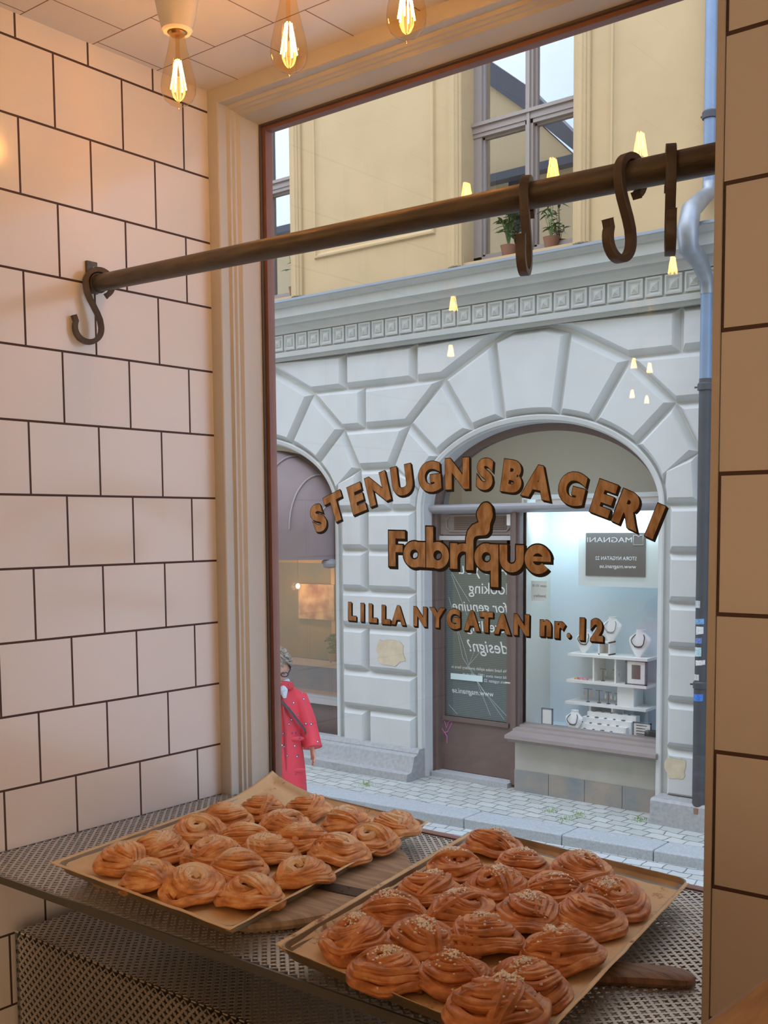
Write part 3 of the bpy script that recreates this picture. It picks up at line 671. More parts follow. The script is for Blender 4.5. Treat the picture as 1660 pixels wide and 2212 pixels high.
def setts(name, sx, sy, rot, c1, c2, gr):
    M=bpy.data.materials.new(name); M.use_nodes=True; nt=M.node_tree; b=nt.nodes['Principled BSDF']; b.inputs['Roughness'].default_value=.65
    tc=nt.nodes.new('ShaderNodeTexCoord'); mp=nt.nodes.new('ShaderNodeMapping'); mp.inputs['Rotation'].default_value=(0,0,rot)
    nt.links.new(tc.outputs['Object'],mp.inputs[0]); n=nt.nodes.new('ShaderNodeTexNoise'); n.inputs['Scale'].default_value=5; nt.links.new(mp.outputs[0],n.inputs['Vector'])
    ad=nt.nodes.new('ShaderNodeVectorMath'); ad.operation='MULTIPLY_ADD'; ad.inputs[1].default_value=(.09,.09,0); nt.links.new(n.outputs['Color'],ad.inputs[0]); nt.links.new(mp.outputs[0],ad.inputs[2])
    br=nt.nodes.new('ShaderNodeTexBrick'); br.inputs['Scale'].default_value=1; br.inputs['Brick Width'].default_value=sx; br.inputs['Row Height'].default_value=sy
    br.inputs['Mortar Size'].default_value=.006; br.inputs['Mortar Smooth'].default_value=.6; br.inputs['Color1'].default_value=(*c1,1); br.inputs['Color2'].default_value=(*c2,1); br.inputs['Mortar'].default_value=(*gr,1)
    nt.links.new(ad.outputs[0],br.inputs['Vector']); nt.links.new(br.outputs['Color'],b.inputs['Base Color'])
    n2=nt.nodes.new('ShaderNodeTexNoise'); n2.inputs['Scale'].default_value=30; nt.links.new(tc.outputs['Object'],n2.inputs['Vector'])
    s1=nt.nodes.new('ShaderNodeMath'); s1.operation='MULTIPLY_ADD'; s1.inputs[1].default_value=-2.0; nt.links.new(br.outputs['Fac'],s1.inputs[0]); nt.links.new(n2.outputs['Fac'],s1.inputs[2])
    bp=nt.nodes.new('ShaderNodeBump'); bp.inputs['Strength'].default_value=.7; bp.inputs['Distance'].default_value=.012; nt.links.new(s1.outputs[0],bp.inputs['Height']); nt.links.new(bp.outputs[0],b.inputs['Normal'])
    return M
M_SET = setts('pavement_setts',.165,.120,R(5),(.47,.49,.47),(.38,.40,.38),(.16,.17,.15))
M_SET2 = setts('road_setts',.15,.12,R(-6),(.50,.53,.53),(.42,.45,.45),(.19,.2,.19))
def kY(x): return 5.59+(x+5.0)*.073
b=MB(); b.add([(-14,.2,ZR),(10,.2,ZR),(10,kY(10),ZR),(-14,kY(-14),ZR)],[(0,1,2,3)]); b.add([(-14,.2,ZR-.2),(10,.2,ZR-.2),(10,kY(10),ZR-.2),(-14,kY(-14),ZR-.2)],[(3,2,1,0)]); b.obj('street',M_SET2,None,0,kind='structure')
b=MB(); b.add([(-14,kY(-14)+.28,ZG),(10,kY(10)+.28,ZG),(10,7.4,ZG),(-14,7.4,ZG)],[(0,1,2,3)]); b.add([(-14,kY(-14)+.28,ZG-.25),(10,kY(10)+.28,ZG-.25),(10,7.4,ZG-.25),(-14,7.4,ZG-.25)],[(3,2,1,0)]); b.obj('pavement',M_SET,None,0,kind='structure')
ks=[-13.0,-8.0,-6.6,-5.2,-3.30,-2.42,-1.68,-.30,1.4,6.0]
klab={3:'kerb stone beneath the pillar between the arches',4:'short kerb stone in front of the shop door',5:'kerb stone in front of the jewellery display',6:'wide kerb stone at the right beside the downpipe foot',2:'kerb stone by the woman in the red coat'}
for i in range(len(ks)-1):
    x0,x1=ks[i]+.003,ks[i+1]-.003; b=MB()
    vs=[(x,y,z) for z in (ZR-.1,ZG+.004) for (x,y) in ((x0,kY(x0)),(x1,kY(x1)),(x1,kY(x1)+.276),(x0,kY(x0)+.276))]
    b.add(vs,[(3,2,1,0),(4,5,6,7),(0,1,5,4),(1,2,6,5),(2,3,7,6),(3,0,4,7)])
    o=b.obj('kerb_stone',M_GRAN,None,0,klab.get(i,'granite kerb stone along the pavement edge beyond the frame'),'kerb','granite kerb stones'); mod_bevel(o,.012,3)

# ---------------------------------------------------------------- TOWNHOUSE OPPOSITE
YB, YF_ = 6.735, 6.665     # groove bottom, block face
CXR, CXL = -3.262, -6.735; A_, B_, Z0_ = 1.245, .80, .088
house = thing('townhouse',(-3.26,6.9,ZG),'old townhouse opposite with yellow upper storey over pale rusticated arches','building')
def arch(x,cx,a=A_,bb=B_,z0=Z0_):
    u=(x-cx)/a; return z0+bb*math.sqrt(max(0,1-u*u))
zb_ = ZG-.02; zt_ = 1.66
b=MB()
def wallcol(x0,x1,cx=None):
    n=40 if cx is not None else 1
    for i in range(n):
        a,c=x0+(x1-x0)*i/n,x0+(x1-x0)*(i+1)/n
        if cx is None: za=zc_=zb_
        else: za,zc_=arch(a,cx),arch(c,cx)
        b.add([(a,YB,za),(c,YB,zc_),(c,YB,zt_),(a,YB,zt_)],[(0,1,2,3)])
wallcol(-14,CXL-A_); wallcol(CXL-A_,CXL+A_,CXL); wallcol(CXL+A_,CXR-A_); wallcol(CXR-A_,CXR+A_,CXR); wallcol(CXR+A_,8)
for cx in (CXL,CXR):          # reveals round each opening, with a stepped arris
    pts=[(cx-A_,zb_),(cx-A_,Z0_)]+[(cx-A_*cos(pi*k/48),Z0_+B_*sin(pi*k/48)) for k in range(1,48)]+[(cx+A_,Z0_),(cx+A_,zb_)]
    pr=[(0,YB),(0,YB-.035),(-.012,YB-.040),(-.045,YB-.030),(-.050,YB-.004),(-.062,YB+.0),(-.062,7.02)]
    vs=[];fs=[];n=len(pts)
    for (d,y) in pr:
        for k,(x,z) in enumerate(pts):
            ex=1+d/A_; zz=z if z<Z0_+1e-6 else Z0_+(z-Z0_)*(1+d/B_); vs.append((cx+(x-cx)*ex,y,zz))
    for i in range(len(pr)-1):
        for k in range(n-1): fs.append((i*n+k,i*n+k+1,(i+1)*n+k+1,(i+1)*n+k))
    b.add(vs,fs)
b.add([(-14,7.02,zb_),(CXL-A_,7.02,zb_),(CXL-A_,7.02,zt_),(-14,7.02,zt_)],[(0,1,2,3)])
b.obj('ground_floor_wall',M_STUC,house,30)
# rusticated blocks
blk=MB()
def block(poly,ch=.038,g=.006,yf=None):
    A=sum(poly[i][0]*poly[(i+1)%len(poly)][1]-poly[(i+1)%len(poly)][0]*poly[i][1] for i in range(len(poly)))
    if A<0: poly=poly[::-1]
    o_=inset(poly,g); i_=inset(poly,g+ch); i2=inset(poly,g+ch+.012); n=len(poly); yf=yf or YF_
    vs=[(x,YB,z) for x,z in o_]+[(x,yf+.012,z) for x,z in i_]+[(x,yf,z) for x,z in i2]
    fs=[tuple(range(2*n,3*n))]
    for r_ in (0,n):
        for k in range(n): fs.append((r_+k,r_+(k+1)%n,r_+n+(k+1)%n,r_+n+k))
    blk.add(vs,fs)
ex=[(1.53,.497),(1.325,.895),(.92,1.268),(.375,1.555),(.0,1.625)]     # joint nodes out from the crown
inn=[(1.222,.385),(.985,.640),(.605,.808),(.275,.898)]
ZRW=[1.635,1.283,.885,.492,.087,-.300,-.700,-1.065,-1.500,-1.885,-2.300]
def ai(dx,cx,e=.0): 
    u=min(abs(dx)/A_,1); return Z0_+B_*math.sqrt(1-u*u)
def arcpts(cx,d0,d1,n=6): return [(cx+d0+(d1-d0)*i/n, ai(d0+(d1-d0)*i/n,cx)) for i in range(n+1)]
for cx in (CXL,CXR):
    block([(cx-.375,1.555),(cx-.17,1.625),(cx+.17,1.625),(cx+.375,1.555)]+arcpts(cx,.275,-.275))
    for s_ in (-1,1):
        for k in range(3):
            o0,o1,i0,i1=ex[k],ex[k+1],inn[k],inn[k+1]
            block([(cx+s_*o0[0],o0[1]),(cx+s_*o1[0],o1[1])]+arcpts(cx,s_*i1[0],s_*i0[0],5))
        # lowest voussoir
        block([(cx+s_*1.53,.497),(cx+s_*1.222,.385)]+[(cx+s_*(1.222+.023*k/3),ai(1.222+.0227*k/3,cx)) for k in range(1,3)]+[(cx+s_*1.245,.087),(cx+s_*1.56,.087)])
mid=(CXL+CXR)/2
def L_(k,cx,s_): return cx+s_*ex[k][0]
# top row between arches, row by row
xa,xb=CXL+.20,CXR-.20
def rowpoly(x0,x1,zt,zb,le=None,re=None):
    p=[(x0,zb),(x1,zb)]
    if re: p=[(x0,zb),re[0]]+re[1:]
    return p
for (cL,cR) in ((CXL,CXR),(CXR,CXR+3.473),(CXL-3.473,CXL)):
    m_=(cL+cR)/2
    block([(cL+.22,1.635),(cL+.40,1.560),(cL+.92,1.283),(m_-.375,1.283),(m_-.375,1.635)])
    block([(m_-.375,1.283),(m_+.49,1.283),(m_+.49,1.635),(m_-.375,1.635)])
    block([(m_+.49,1.635),(m_+.49,1.283),(cR-.92,1.283),(cR-.40,1.560),(cR-.22,1.635)])
    block([(cL+.92,1.283),(cL+1.325,.885),(m_-.14,.885),(m_-.14,1.283)])
    block([(m_-.14,1.283),(m_-.14,.885),(cR-1.325,.885),(cR-.92,1.283)])
    block([(cL+1.325,.885),(cL+1.53,.492),(cR-1.53,.492),(cR-1.325,.885)])
    block([(cL+1.53,.492),(cL+1.56,.087),(cR-1.56,.087),(cR-1.53,.492)])
    x0,x1=cL+A_+.03,cR-A_-.01; xs=x0+.34
    for i in range(4,10):
        z1,z0=ZRW[i],ZRW[i+1]
        if i in (6,8): block([(x0,z0),(x1,z0),(x1,z1),(x0,z1)])
        else: block([(x0,z0),(xs,z0),(xs,z1),(x0,z1)]); block([(xs,z0),(x1,z0),(x1,z1),(xs,z1)])
blk.obj('rusticated_blocks',M_STUC,house,0)
# plinths
for (x0,x1) in ((CXL-A_,CXR-A_+.06),(CXR+A_-.0,CXR+3.473-A_),(CXL-3.473+A_,CXL-A_)):
    b=MB(); pr=[(YB,-2.20),(YF_-.02,-2.20),(YF_-.045,-2.235),(YF_-.045,-2.245),(YF_-.10,-2.26),(YF_-.13,-2.36),(YF_-.15,-2.40),(YF_-.22,-2.41),(YF_-.225,ZG-.03),(YB,ZG-.03)]
    if x0>-3: pr=[(YB,-2.27),(YF_-.14,-2.27),(YF_-.16,-2.29),(YF_-.17,ZG-.03),(YB,ZG-.03)]
    n=len(pr); vs=[(x0,y,z) for y,z in pr]+[(x1,y,z) for y,z in pr]
    b.add(vs,[(i,(i+1)%n,(i+1)%n+n,i+n) for i in range(n)]+[tuple(range(n))[::-1],tuple(range(n,2*n))]); b.obj('plinth',M_GRAN2,house,30)
# patches of other colour on the blocks
def blotch(cx,cz,rx,rz,y,col,name,seed):
    b=MB(); rnd=random.Random(seed); n=22; vs=[(cx+rx*(1+rnd.uniform(-.25,.2))*math.copysign(abs(cos(2*pi*k/n))**.6,cos(2*pi*k/n)),y,cz+rz*(1+rnd.uniform(-.25,.2))*math.copysign(abs(sin(2*pi*k/n))**.6,sin(2*pi*k/n))) for k in range(n)]
    b.add(vs,[tuple(range(n))]); b.add([(v[0],v[1]+.003,v[2]) for v in vs],[tuple(range(n))[::-1]]); b.obj(name,mat('patch_'+name+str(seed),col,.9,var=.15,vscale=14),house,0)
q=P(845,1408,YF_-.002); blotch(q.x,q.z,.17,.12,YF_-.003,(.62,.53,.38),'paint_patch',3)
q=P(1459,1657,YF_-.002); blotch(q.x,q.z,.085,.085,YF_-.003,(.62,.54,.40),'paint_patch',5)
# cornice and frieze
def zc(z66,y): return CAM.z+(z66-CAM.z)*(y-CAM.y)/(6.6-CAM.y)
pr=[(YB,1.60),(6.63,1.615),(6.62,1.650),(6.585,1.655),(6.58,1.700),(6.60,1.708),(6.60,1.878),(6.575,1.884),(6.565,1.902),(6.56,1.915),(6.53,1.955),(6.525,1.972),(6.49,1.978),(6.48,1.996),(6.46,2.035),(6.45,2.046),(6.43,2.05),(6.425,2.140),(6.405,2.150),(6.40,2.165),(6.385,2.178),(6.36,2.196),(6.355,2.214)]
b=MB(); n=len(pr); vs=[]
for x in (-14,8): vs+=[(x,y,zc(z,y)) for y,z in pr]
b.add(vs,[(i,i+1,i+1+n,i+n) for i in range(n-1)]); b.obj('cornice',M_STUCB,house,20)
b=MB(); x=-14+.03
while x<8:
    x0,x1=x+.010,x+.153; z0,z1=zc(1.716,6.6),zc(1.868,6.6); c_=((x0+x1)/2,(z0+z1)/2)
    def sq(f,y): 
        hx,hz=(x1-x0)/2*f,(z1-z0)/2*f; return [(c_[0]-hx,y,c_[1]-hz),(c_[0]+hx,y,c_[1]-hz),(c_[0]+hx,y,c_[1]+hz),(c_[0]-hx,y,c_[1]+hz)]
    vs=sq(1,6.602)+sq(1,6.578)+sq(.82,6.574)+sq(.62,6.588)+sq(.46,6.588)+sq(.46,6.580)+sq(.40,6.580)+[(c_[0],6.560,c_[1])]
    fs=[(4*i+k,4*i+(k+1)%4,4*i+4+(k+1)%4,4*i+4+k) for i in range(6) for k in range(4)]+[(24+k,24+(k+1)%4,28) for k in range(4)]
    b.add(vs,fs); x+=.1641
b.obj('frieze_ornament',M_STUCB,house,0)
b=MB(); z0=zc(2.214,6.355); pr=[(6.345,z0-.008),(6.345,z0+.014),(6.62,z0+.055),(6.62,z0+.03)]
b.add([(x,y,z) for x in (-14,8) for y,z in pr],[(0,1,5,4),(1,2,6,5),(2,3,7,6),(3,0,4,7)]); b.obj('zinc_ledge',M_ZINC,house,0)
# upper storey
YU=6.66; zu0,zu1=2.12,8.2
wins=[(-3.935,-2.83),(-7.10,-6.035),(-.80,.3),(-10.2,-9.1)]; wz0,wz1=2.27,4.55
b=MB(); xs=sorted([-14,8]+[x for w_ in wins for x in w_])
for a,c in zip(xs,xs[1:]):
    if (a,c) in wins: b.add([(a,YU,wz1),(c,YU,wz1),(c,YU,zu1),(a,YU,zu1)],[(0,1,2,3)]); b.add([(a,YU,zu0),(c,YU,zu0),(c,YU,wz0),(a,YU,wz0)],[(0,1,2,3)])
    else: b.add([(a,YU,zu0),(c,YU,zu0),(c,YU,zu1),(a,YU,zu1)],[(0,1,2,3)])
for a,c in wins:
    b.add([(a,YU,wz0),(a,7.0,wz0),(a,7.0,wz1),(a,YU,wz1)],[(0,1,2,3)]); b.add([(c,YU,wz0),(c,7.0,wz0),(c,7.0,wz1),(c,YU,wz1)],[(3,2,1,0)])
    b.add([(a,YU,wz1),(c,YU,wz1),(c,7.0,wz1),(a,7.0,wz1)],[(0,1,2,3)])
b.obj('upper_wall',M_YEL,house,0)
b=MB()
for a,c in wins:              # moulded surrounds either side of every window
    for (x0,x1,s_) in ((a-.155,a-.005,1),(c+.005,c+.155,-1)):
        b=MB()
        for (p0,p1,d) in ((0,1,.030),(.18,.82,.045),(.36,.66,.055)):
            xx0=x0+(x1-x0)*p0; xx1=x0+(x1-x0)*p1; b.bbox(xx0,xx1,YU-d,YU+.02,zc(2.262,6.6)-.02,5.2,.008)
        b.obj('window_surround',M_YEL,house,0)
b=MB()
def mould(x0,x1,z0,z1,wd=.055,d=.022):
    vs=[];fs=[]; pr=[(0,.0),(.010,-d),(wd*.5,-d*1.1),(wd*.6,-d*.4),(wd,.0)]
    for (i_,dy) in pr: vs+=[(x0+i_,YU+dy,z0+i_),(x1-i_,YU+dy,z0+i_),(x1-i_,YU+dy,z1-i_),(x0+i_,YU+dy,z1-i_)]
    for k in range(len(pr)-1):
        for j in range(4): fs.append((k*4+j,k*4+(j+1)%4,(k+1)*4+(j+1)%4,(k+1)*4+j))
    b=MB(); b.add(vs,fs); b.obj('panel_moulding',M_YEL,house,0)
mould(-5.72,-4.24,2.575,4.45); mould(-2.50,-1.08,2.72,4.45); mould(-8.9,-7.4,2.575,4.45)
# own windows upstairs
for a,c in wins:
    y0=6.86; fr=MB(); gx=(a+c)/2+.03; th=.03
    fr.box(a,a+.085,y0-.035,y0+.05,wz0,wz1); fr.box(c-.02,c,y0-.035,y0+.05,wz0,wz1); fr.box(a,c,y0-.035,y0+.05,wz0,wz0+.07); fr.box(a,c,y0-.035,y0+.05,wz1-.08,wz1)
    fr.box(gx-.038,gx+.038,y0-.045,y0+.04,wz0,wz1); fr.box(gx-.014,gx+.014,y0-.065,y0,wz0,wz1); fr.box(a,c,y0-.055,y0+.04,3.42,3.49); fr.box(a,c,y0-.075,y0,3.475,3.505); fr.box(a,c,y0-.045,y0+.04,3.385,3.425)
    for (x0,x1) in ((a+.085,gx-.038),(gx+.038,c-.02)):
        for (z0,z1) in ((wz0+.07,3.385),(3.505,wz1-.08)):
            for bx in ((x0,x0+.022,z0,z1),(x1-.018,x1,z0,z1),(x0,x1,z0,z0+.022),(x0,x1,z1-.02,z1)): fr.box(bx[0],bx[1],y0-.01,y0+.03,bx[2],bx[3])
    o=fr.obj('window',M_WIN,house,0)
    g=MB(); g.box(a+.02,c-.005,y0+.010,y0+.014,wz0+.02,wz1-.02); g.obj('pane',G_UP,o,0)
    g=MB(); g.add([(a-.1,7.35,wz0-.1),(c+.1,7.35,wz0-.1),(c+.1,7.35,wz1+.1),(a-.1,7.35,wz1+.1)],[(0,1,2,3)]); g.add([(a,7.001,wz0),(c,7.001,wz0),(c,7.35,wz0),(a,7.35,wz0)],[(0,1,2,3)]); g.obj('room_behind',M_DARKIN,o,0)
b=MB(); b.box(-14,8,7.5,7.7,zb_,8.2); b.box(-14,8,YU,7.7,8.2,8.35); b.obj('back_and_roof',M_STUCB,house,0)
# plants behind the upper panes
M_LEAF=mat('leaf_green',(.10,.22,.06),.5,var=.4,vscale=20); M_POT=mat('pot_clay',(.30,.14,.08),.7)
def leaf(b,p,d,L,wd,droop=.3):
    d=Vector(d).normalized(); s_=d.cross(Vector((0,0,1))).normalized(); vs=[]; 
    for k in range(6):
        u=k/5; c=Vector(p)+d*L*u+Vector((0,0,-droop*L*u*u)); w_=wd*sin(pi*min(.97,max(.06,u)))**.7; vs+=[c-s_*w_,c+s_*w_]
    b.add(vs,[(2*k,2*k+1,2*k+3,2*k+2) for k in range(5)])
def plant(name,loc,h,n,L,wd,label,seed,spread=1,group=None):
    t=thing(name,loc,label,'plant',group); rnd=random.Random(seed); x,y,z=loc
    MB().lathe([(.05,0),(.07,.10),(.075,.11),(.062,.11),(.055,.08),(0,.08)],(x,y,z),18).obj('pot',M_POT,t)
    b=MB(); s_=MB()
    for k in range(n):
        a=rnd.uniform(0,2*pi); hh=h*rnd.uniform(.25,1); ra_=spread*.35*hh*rnd.uniform(.2,1)
        tip=Vector((x+ra_*cos(a),y+ra_*.5*sin(a),z+.08+hh)); s_.tube([(x,y,z+.08),((x+tip.x)/2,(y+tip.y)/2,z+.08+hh*.6),tip],.0025,5)
        for q in range(4):
            aa=rnd.uniform(0,2*pi); leaf(b,tip,(cos(aa),sin(aa)*.5,rnd.uniform(-.2,.6)),L*rnd.uniform(.6,1.2),wd)
    s_.obj('stems',M_LEAF,t); b.obj('leaves',M_LEAF,t)
plant('potted_plant',(-3.55,6.80,2.275),.42,16,.11,.018,'leafy green plant behind the lower left pane of the upper window',3)
plant('potted_plant',(-3.12,6.80,2.275),.36,9,.09,.012,'thin green plant behind the lower right pane of the upper window',8)
plant('potted_plant',(-6.12,6.80,2.275),.50,10,.14,.012,'spiky plant in the upper storey window at the far left',12)
# -------- right arch : door, shop front
fr=thing('shop_front',(CXR,6.9,ZG),'brown timber shop front with door and display window under the right arch','shop front')
YD=6.90
def pbox(px0,px1,py0,py1,y,d,mb,bev=0):
    a=P(px0,(py0+py1)/2,y); c=P(px1,(py0+py1)/2,y); zt=P((px0+px1)/2,py0,y).z; zb2=P((px0+px1)/2,py1,y).z
    mb.box(a.x,c.x,y,y+d,zb2,zt)
b=MB(); b.box(CXR-A_+.055,-4.40,6.885,6.99,ZG,.05); b.box(-4.47,-4.44,6.86,6.99,ZG,.05); b.box(-3.575,-3.475,6.875,6.99,ZG+.03,.05); b.box(-3.545,-3.505,6.855,6.9,ZG+.03,.05); b.box(-2.09,-2.03,6.885,6.99,-1.95,.05)
pts=[(CXR+1.185*cos(pi*k/40),Z0_+(B_-.06)*sin(pi*k/40)) for k in range(41)]; pin=[(CXR+1.12*cos(pi*k/40),Z0_+(B_-.125)*sin(pi*k/40)) for k in range(41)]
for k in range(40): b.add([(pts[k][0],6.90,pts[k][1]),(pts[k+1][0],6.90,pts[k+1][1]),(pin[k+1][0],6.90,pin[k+1][1]),(pin[k][0],6.90,pin[k][1]),(pin[k+1][0],6.96,pin[k+1][1]),(pin[k][0],6.96,pin[k][1])],[(0,1,2,3),(3,2,4,5)])
b.obj('frame',M_BROWN,fr,0)
b=MB(); pr=[(7.0,.045),(6.865,.045),(6.845,.060),(6.82,.068),(6.805,.085),(6.80,.105),(6.815,.120),(6.84,.128),(6.87,.130),(7.0,.135)]; n=len(pr)
b.add([(x,y,z) for x in (CXR-1.185,CXR+1.185) for y,z in pr],[(i,i+1,i+1+n,i+n) for i in range(n-1)]); b.obj('transom_bar',mat('lavender_grey_metal',(.42,.42,.45),.35,metal=.3),fr,40)
g=MB(); g.prism(pin,6.93,6.934); g.obj('lunette_pane',G_LUN,fr,0)
g=MB(); g.box(-4.4,-2.1,7.3,7.34,.12,.95); g.obj('lunette_blind',mat('pale_blind',(.50,.57,.57),.8),fr,0)
# door
dr=thing('shop_door',(-4.0,6.95,ZG),'brown half-glazed shop door with a mirrored white-lettered poster and a pink heart','door')
b=MB(); dz0=-2.43
b.box(-4.40,-3.575,6.955,7.0,dz0,-1.925); b.box(-4.40,-4.375,6.95,7.0,dz0,-.20); b.box(-3.66,-3.575,6.95,7.0,dz0,-.20); b.box(-4.40,-3.575,6.95,7.0,-.245,-.20)
b.box(-4.385,-3.63,6.935,6.96,-1.945,-1.905)
b.obj('door_leaf',M_BROWN,dr,0)
b=MB(); b.box(-4.38,-3.65,6.965,6.97,-1.91,-.24); b.obj('door_glass',G_SHOP,dr,0)
M_POST=mat('teal_poster',(.055,.085,.085),.55,var=.2,vscale=3)
nt=M_POST.node_tree; wv=nt.nodes.new('ShaderNodeTexWave'); wv.wave_type='BANDS'; wv.bands_direction='Z'; wv.inputs['Scale'].default_value=18; tc_=nt.nodes.new('ShaderNodeTexCoord'); nt.links.new(tc_.outputs['Object'],wv.inputs['Vector'])
rr_=nt.nodes.new('ShaderNodeValToRGB'); rr_.color_ramp.elements[0].color=(.05,.085,.085,1); rr_.color_ramp.elements[1].color=(.12,.17,.165,1); nt.links.new(wv.outputs['Color'],rr_.inputs[0]); nt.links.new(rr_.outputs[0],nt.nodes['Principled BSDF'].inputs['Base Color'])
b=MB(); b.box(-4.37,-3.66,6.975,6.982,-1.90,-.25); b.obj('poster',M_POST,dr,0)
M_WT=mat('white_lettering',(.80,.86,.88),.6)
def wtext(body, px_r, px_l, py_c, y, parent, name='poster_lettering', shear=0, off=0, m=None, hpx=None, mirror=True, dpy=0):
    """flat letters on the plane at depth y, reading from px_r leftwards (mirrored)"""
    mb=text_mb(body,1,off,0,shear); x0,x1,y0,y1=bounds(mb)
    a=P(px_r,py_c-dpy,y); c=P(px_l,py_c+dpy,y); W=a.x-c.x; s_=W/(x1-x0); zc_=(a.z+c.z)/2
    sz=s_ if hpx is None else abs(P(px_r,py_c-hpx/2,y).z-P(px_r,py_c+hpx/2,y).z)/(y1-y0)
    b=MB(); b.add([((a.x-(v[0]-x0)*s_) if mirror else (c.x+(v[0]-x0)*s_), y, zc_+(v[1]-(y0+y1)/2)*sz) for v in mb.v],mb.f)
    return b.obj(name,m or M_WT,parent,0)
YT=6.9735
wtext('Are you',1097,990,1232,YT,dr,shear=.15,off=.004); wtext('looking',1097,1013,1275,YT,dr,off=.004); wtext('for genuine',1097,978,1314,YT,dr,shear=.2,off=.004)
wtext('sterling',1090,1008,1357,YT,dr,off=.004,shear=.1); wtext('design?',1098,1009,1401,YT,dr,shear=.25,off=.004)
wtext('We hand make stylish jewellery here in',1099,976,1446,YT,dr,off=.003,dpy=-3); wtext('Old town since 1982, visit us at',1099,1000,1460,YT,dr,off=.003,dpy=-3); wtext('Stora nygatan 22',1099,1046,1473,YT,dr,off=.003,dpy=-1)
wtext('www.magnani.se',1066,977,1497,YT,dr,shear=.25,off=.006,dpy=-4)
b=MB(); pbox(974,1043,1457,1470,6.9625,.001,b); b.obj('paper_tape',mat('pale_tape',(.62,.78,.80),.5),dr,0)
b=MB()
def crk(pts_):
    q=[P(x,y,6.9635) for x,y in pts_]; b.tube(q,.0012,4)
crk([(970,1290),(985,1345),(1003,1400),(1013,1437),(1043,1490),(1108,1561)]); crk([(985,1345),(1000,1420),(1030,1470),(1060,1545)]); crk([(968,1222),(990,1260),(1015,1300)]); crk([(975,1240),(1010,1330)]); crk([(970,1522),(988,1542)]); crk([(1013,1437),(1030,1395)]); crk([(1013,1437),(1045,1400)]); crk([(1030,1470),(1090,1555)])
b.obj('glass_crack',mat('crack_white',(.55,.68,.68),.4),dr)
b=MB(); hp=P(1113,1475,6.93); b.box(hp.x-.008,hp.x+.008,6.93,6.952,hp.z-.03,hp.z+.03); b.tube([hp+Vector((0,-.002,.0)),hp+Vector((0,-.045,0)),hp+Vector((-.075,-.05,0))],.0075,10); kp=P(1115,1450,6.94); b.lathe([(.016,0),(.018,.004),(.0,.006)],(0,0,0),14); 
n_=len(b.v)-14*3; b.v=b.v[:n_]+[(kp.x+v[0],6.952-v[2]*1.5,kp.z+v[1]) for v in b.v[n_:]]; b.obj('handle',mat('door_handle_metal',(.62,.6,.56),.3,metal=1),dr)
b=MB(); hts=[(966,1605),(966,1590),(955,1573),(952,1562),(956,1554),(961,1558),(965,1572),(969,1560),(977,1555),(976,1563),(968,1580),(962,1582)]
b.tube([P(x,y,6.951) for x,y in hts],.0035,6); b.obj('pink_heart_graffiti',mat('pink_marker',(.72,.18,.55),.5),dr)
b=MB(); b.box(-4.42,-3.56,6.80,7.0,ZG-.02,-2.435); b.obj('threshold',M_GRAN,dr,0)
# vent panel over the door
b=MB(); b.box(-4.40,-3.575,6.945,7.0,-.155,.05); oct_=lambda x0,x1,z0,z1,c: [(x0+c,z0),(x1-c,z0),(x1,z0+c),(x1,z1-c),(x1-c,z1),(x0+c,z1),(x0,z1-c),(x0,z0+c)]
o1=oct_(-4.33,-3.61,-.125,.03,.04); o2=inset(o1,.012); n=8
b.add([(x,6.93,z) for x,z in o1]+[(x,6.93,z) for x,z in o2]+[(x,6.945,z) for x,z in o1]+[(x,6.945,z) for x,z in o2],[(k,(k+1)%n,n+(k+1)%n,n+k) for k in range(n)]+[(k,2*n+k,2*n+(k+1)%n,(k+1)%n) for k in range(n)]+[(n+k,n+(k+1)%n,3*n+(k+1)%n,3*n+k) for k in range(n)])
b.obj('transom_panel',M_BROWNL,fr,0)
b=MB()
for k in range(6): z=-.105+k*.021; b.box(-4.22,-3.68,6.932,6.9445,z,z+.009)
b.box(-4.24,-3.66,6.938,6.9445,-.115,.018); b.obj('vent_louvre',M_BROWN,fr,0)
b=MB(); b.box(-4.40,-3.575,6.92,6.95,-.205,-.165); b.obj('pale_door_head',mat('pale_metal',(.50,.50,.50),.4),fr,0)
b=MB(); b.box(-3.63,-3.59,6.90,6.94,-.07,.03); b.obj('white_sensor',M_WHITE,fr,0)
# display window
b=MB(); b.box(-3.475,-2.09,6.925,6.930,-1.915,.045); b.obj('display_pane',G_SHOP,fr,0)
b=MB(); pr=[(6.99,-1.885),(6.88,-1.895),(6.875,-1.915),(6.80,-1.925),(6.795,-1.940),(6.70,-1.955),(6.66,-1.96),(6.655,-1.99),(6.70,-2.005),(6.72,-2.03),(6.80,-2.035),(6.99,-2.035)]; n=len(pr)
b.add([(x,y,z+.010) for x in (-3.50,-2.045) for y,z in pr],[(i,(i+1)%n,(i+1)%n+n,i+n) for i in range(n)]+[tuple(range(n))[::-1],tuple(range(n,2*n))]); b.obj('window_sill',M_BROWNL,fr,30)
b=MB(); b.box(-3.475,-2.05,6.80,7.0,-2.30,-2.02); b.obj('stall_riser',mat('riser_render',(.45,.45,.41),.85,var=.12,vscale=4,bump=.3,bscale=15),fr,0)
M_STAIN=mat('graffiti_stone',(.34,.30,.25),.8,col2=(.20,.25,.28),vscale=4,bump=.3,bscale=25)
for k in range(4):
    b=MB(); x0=-3.478+k*.358; b.box(x0+.002,x0+.355,6.79,7.0,ZG-.02,-2.285); b.obj('plinth_slab',M_STAIN,fr,0)
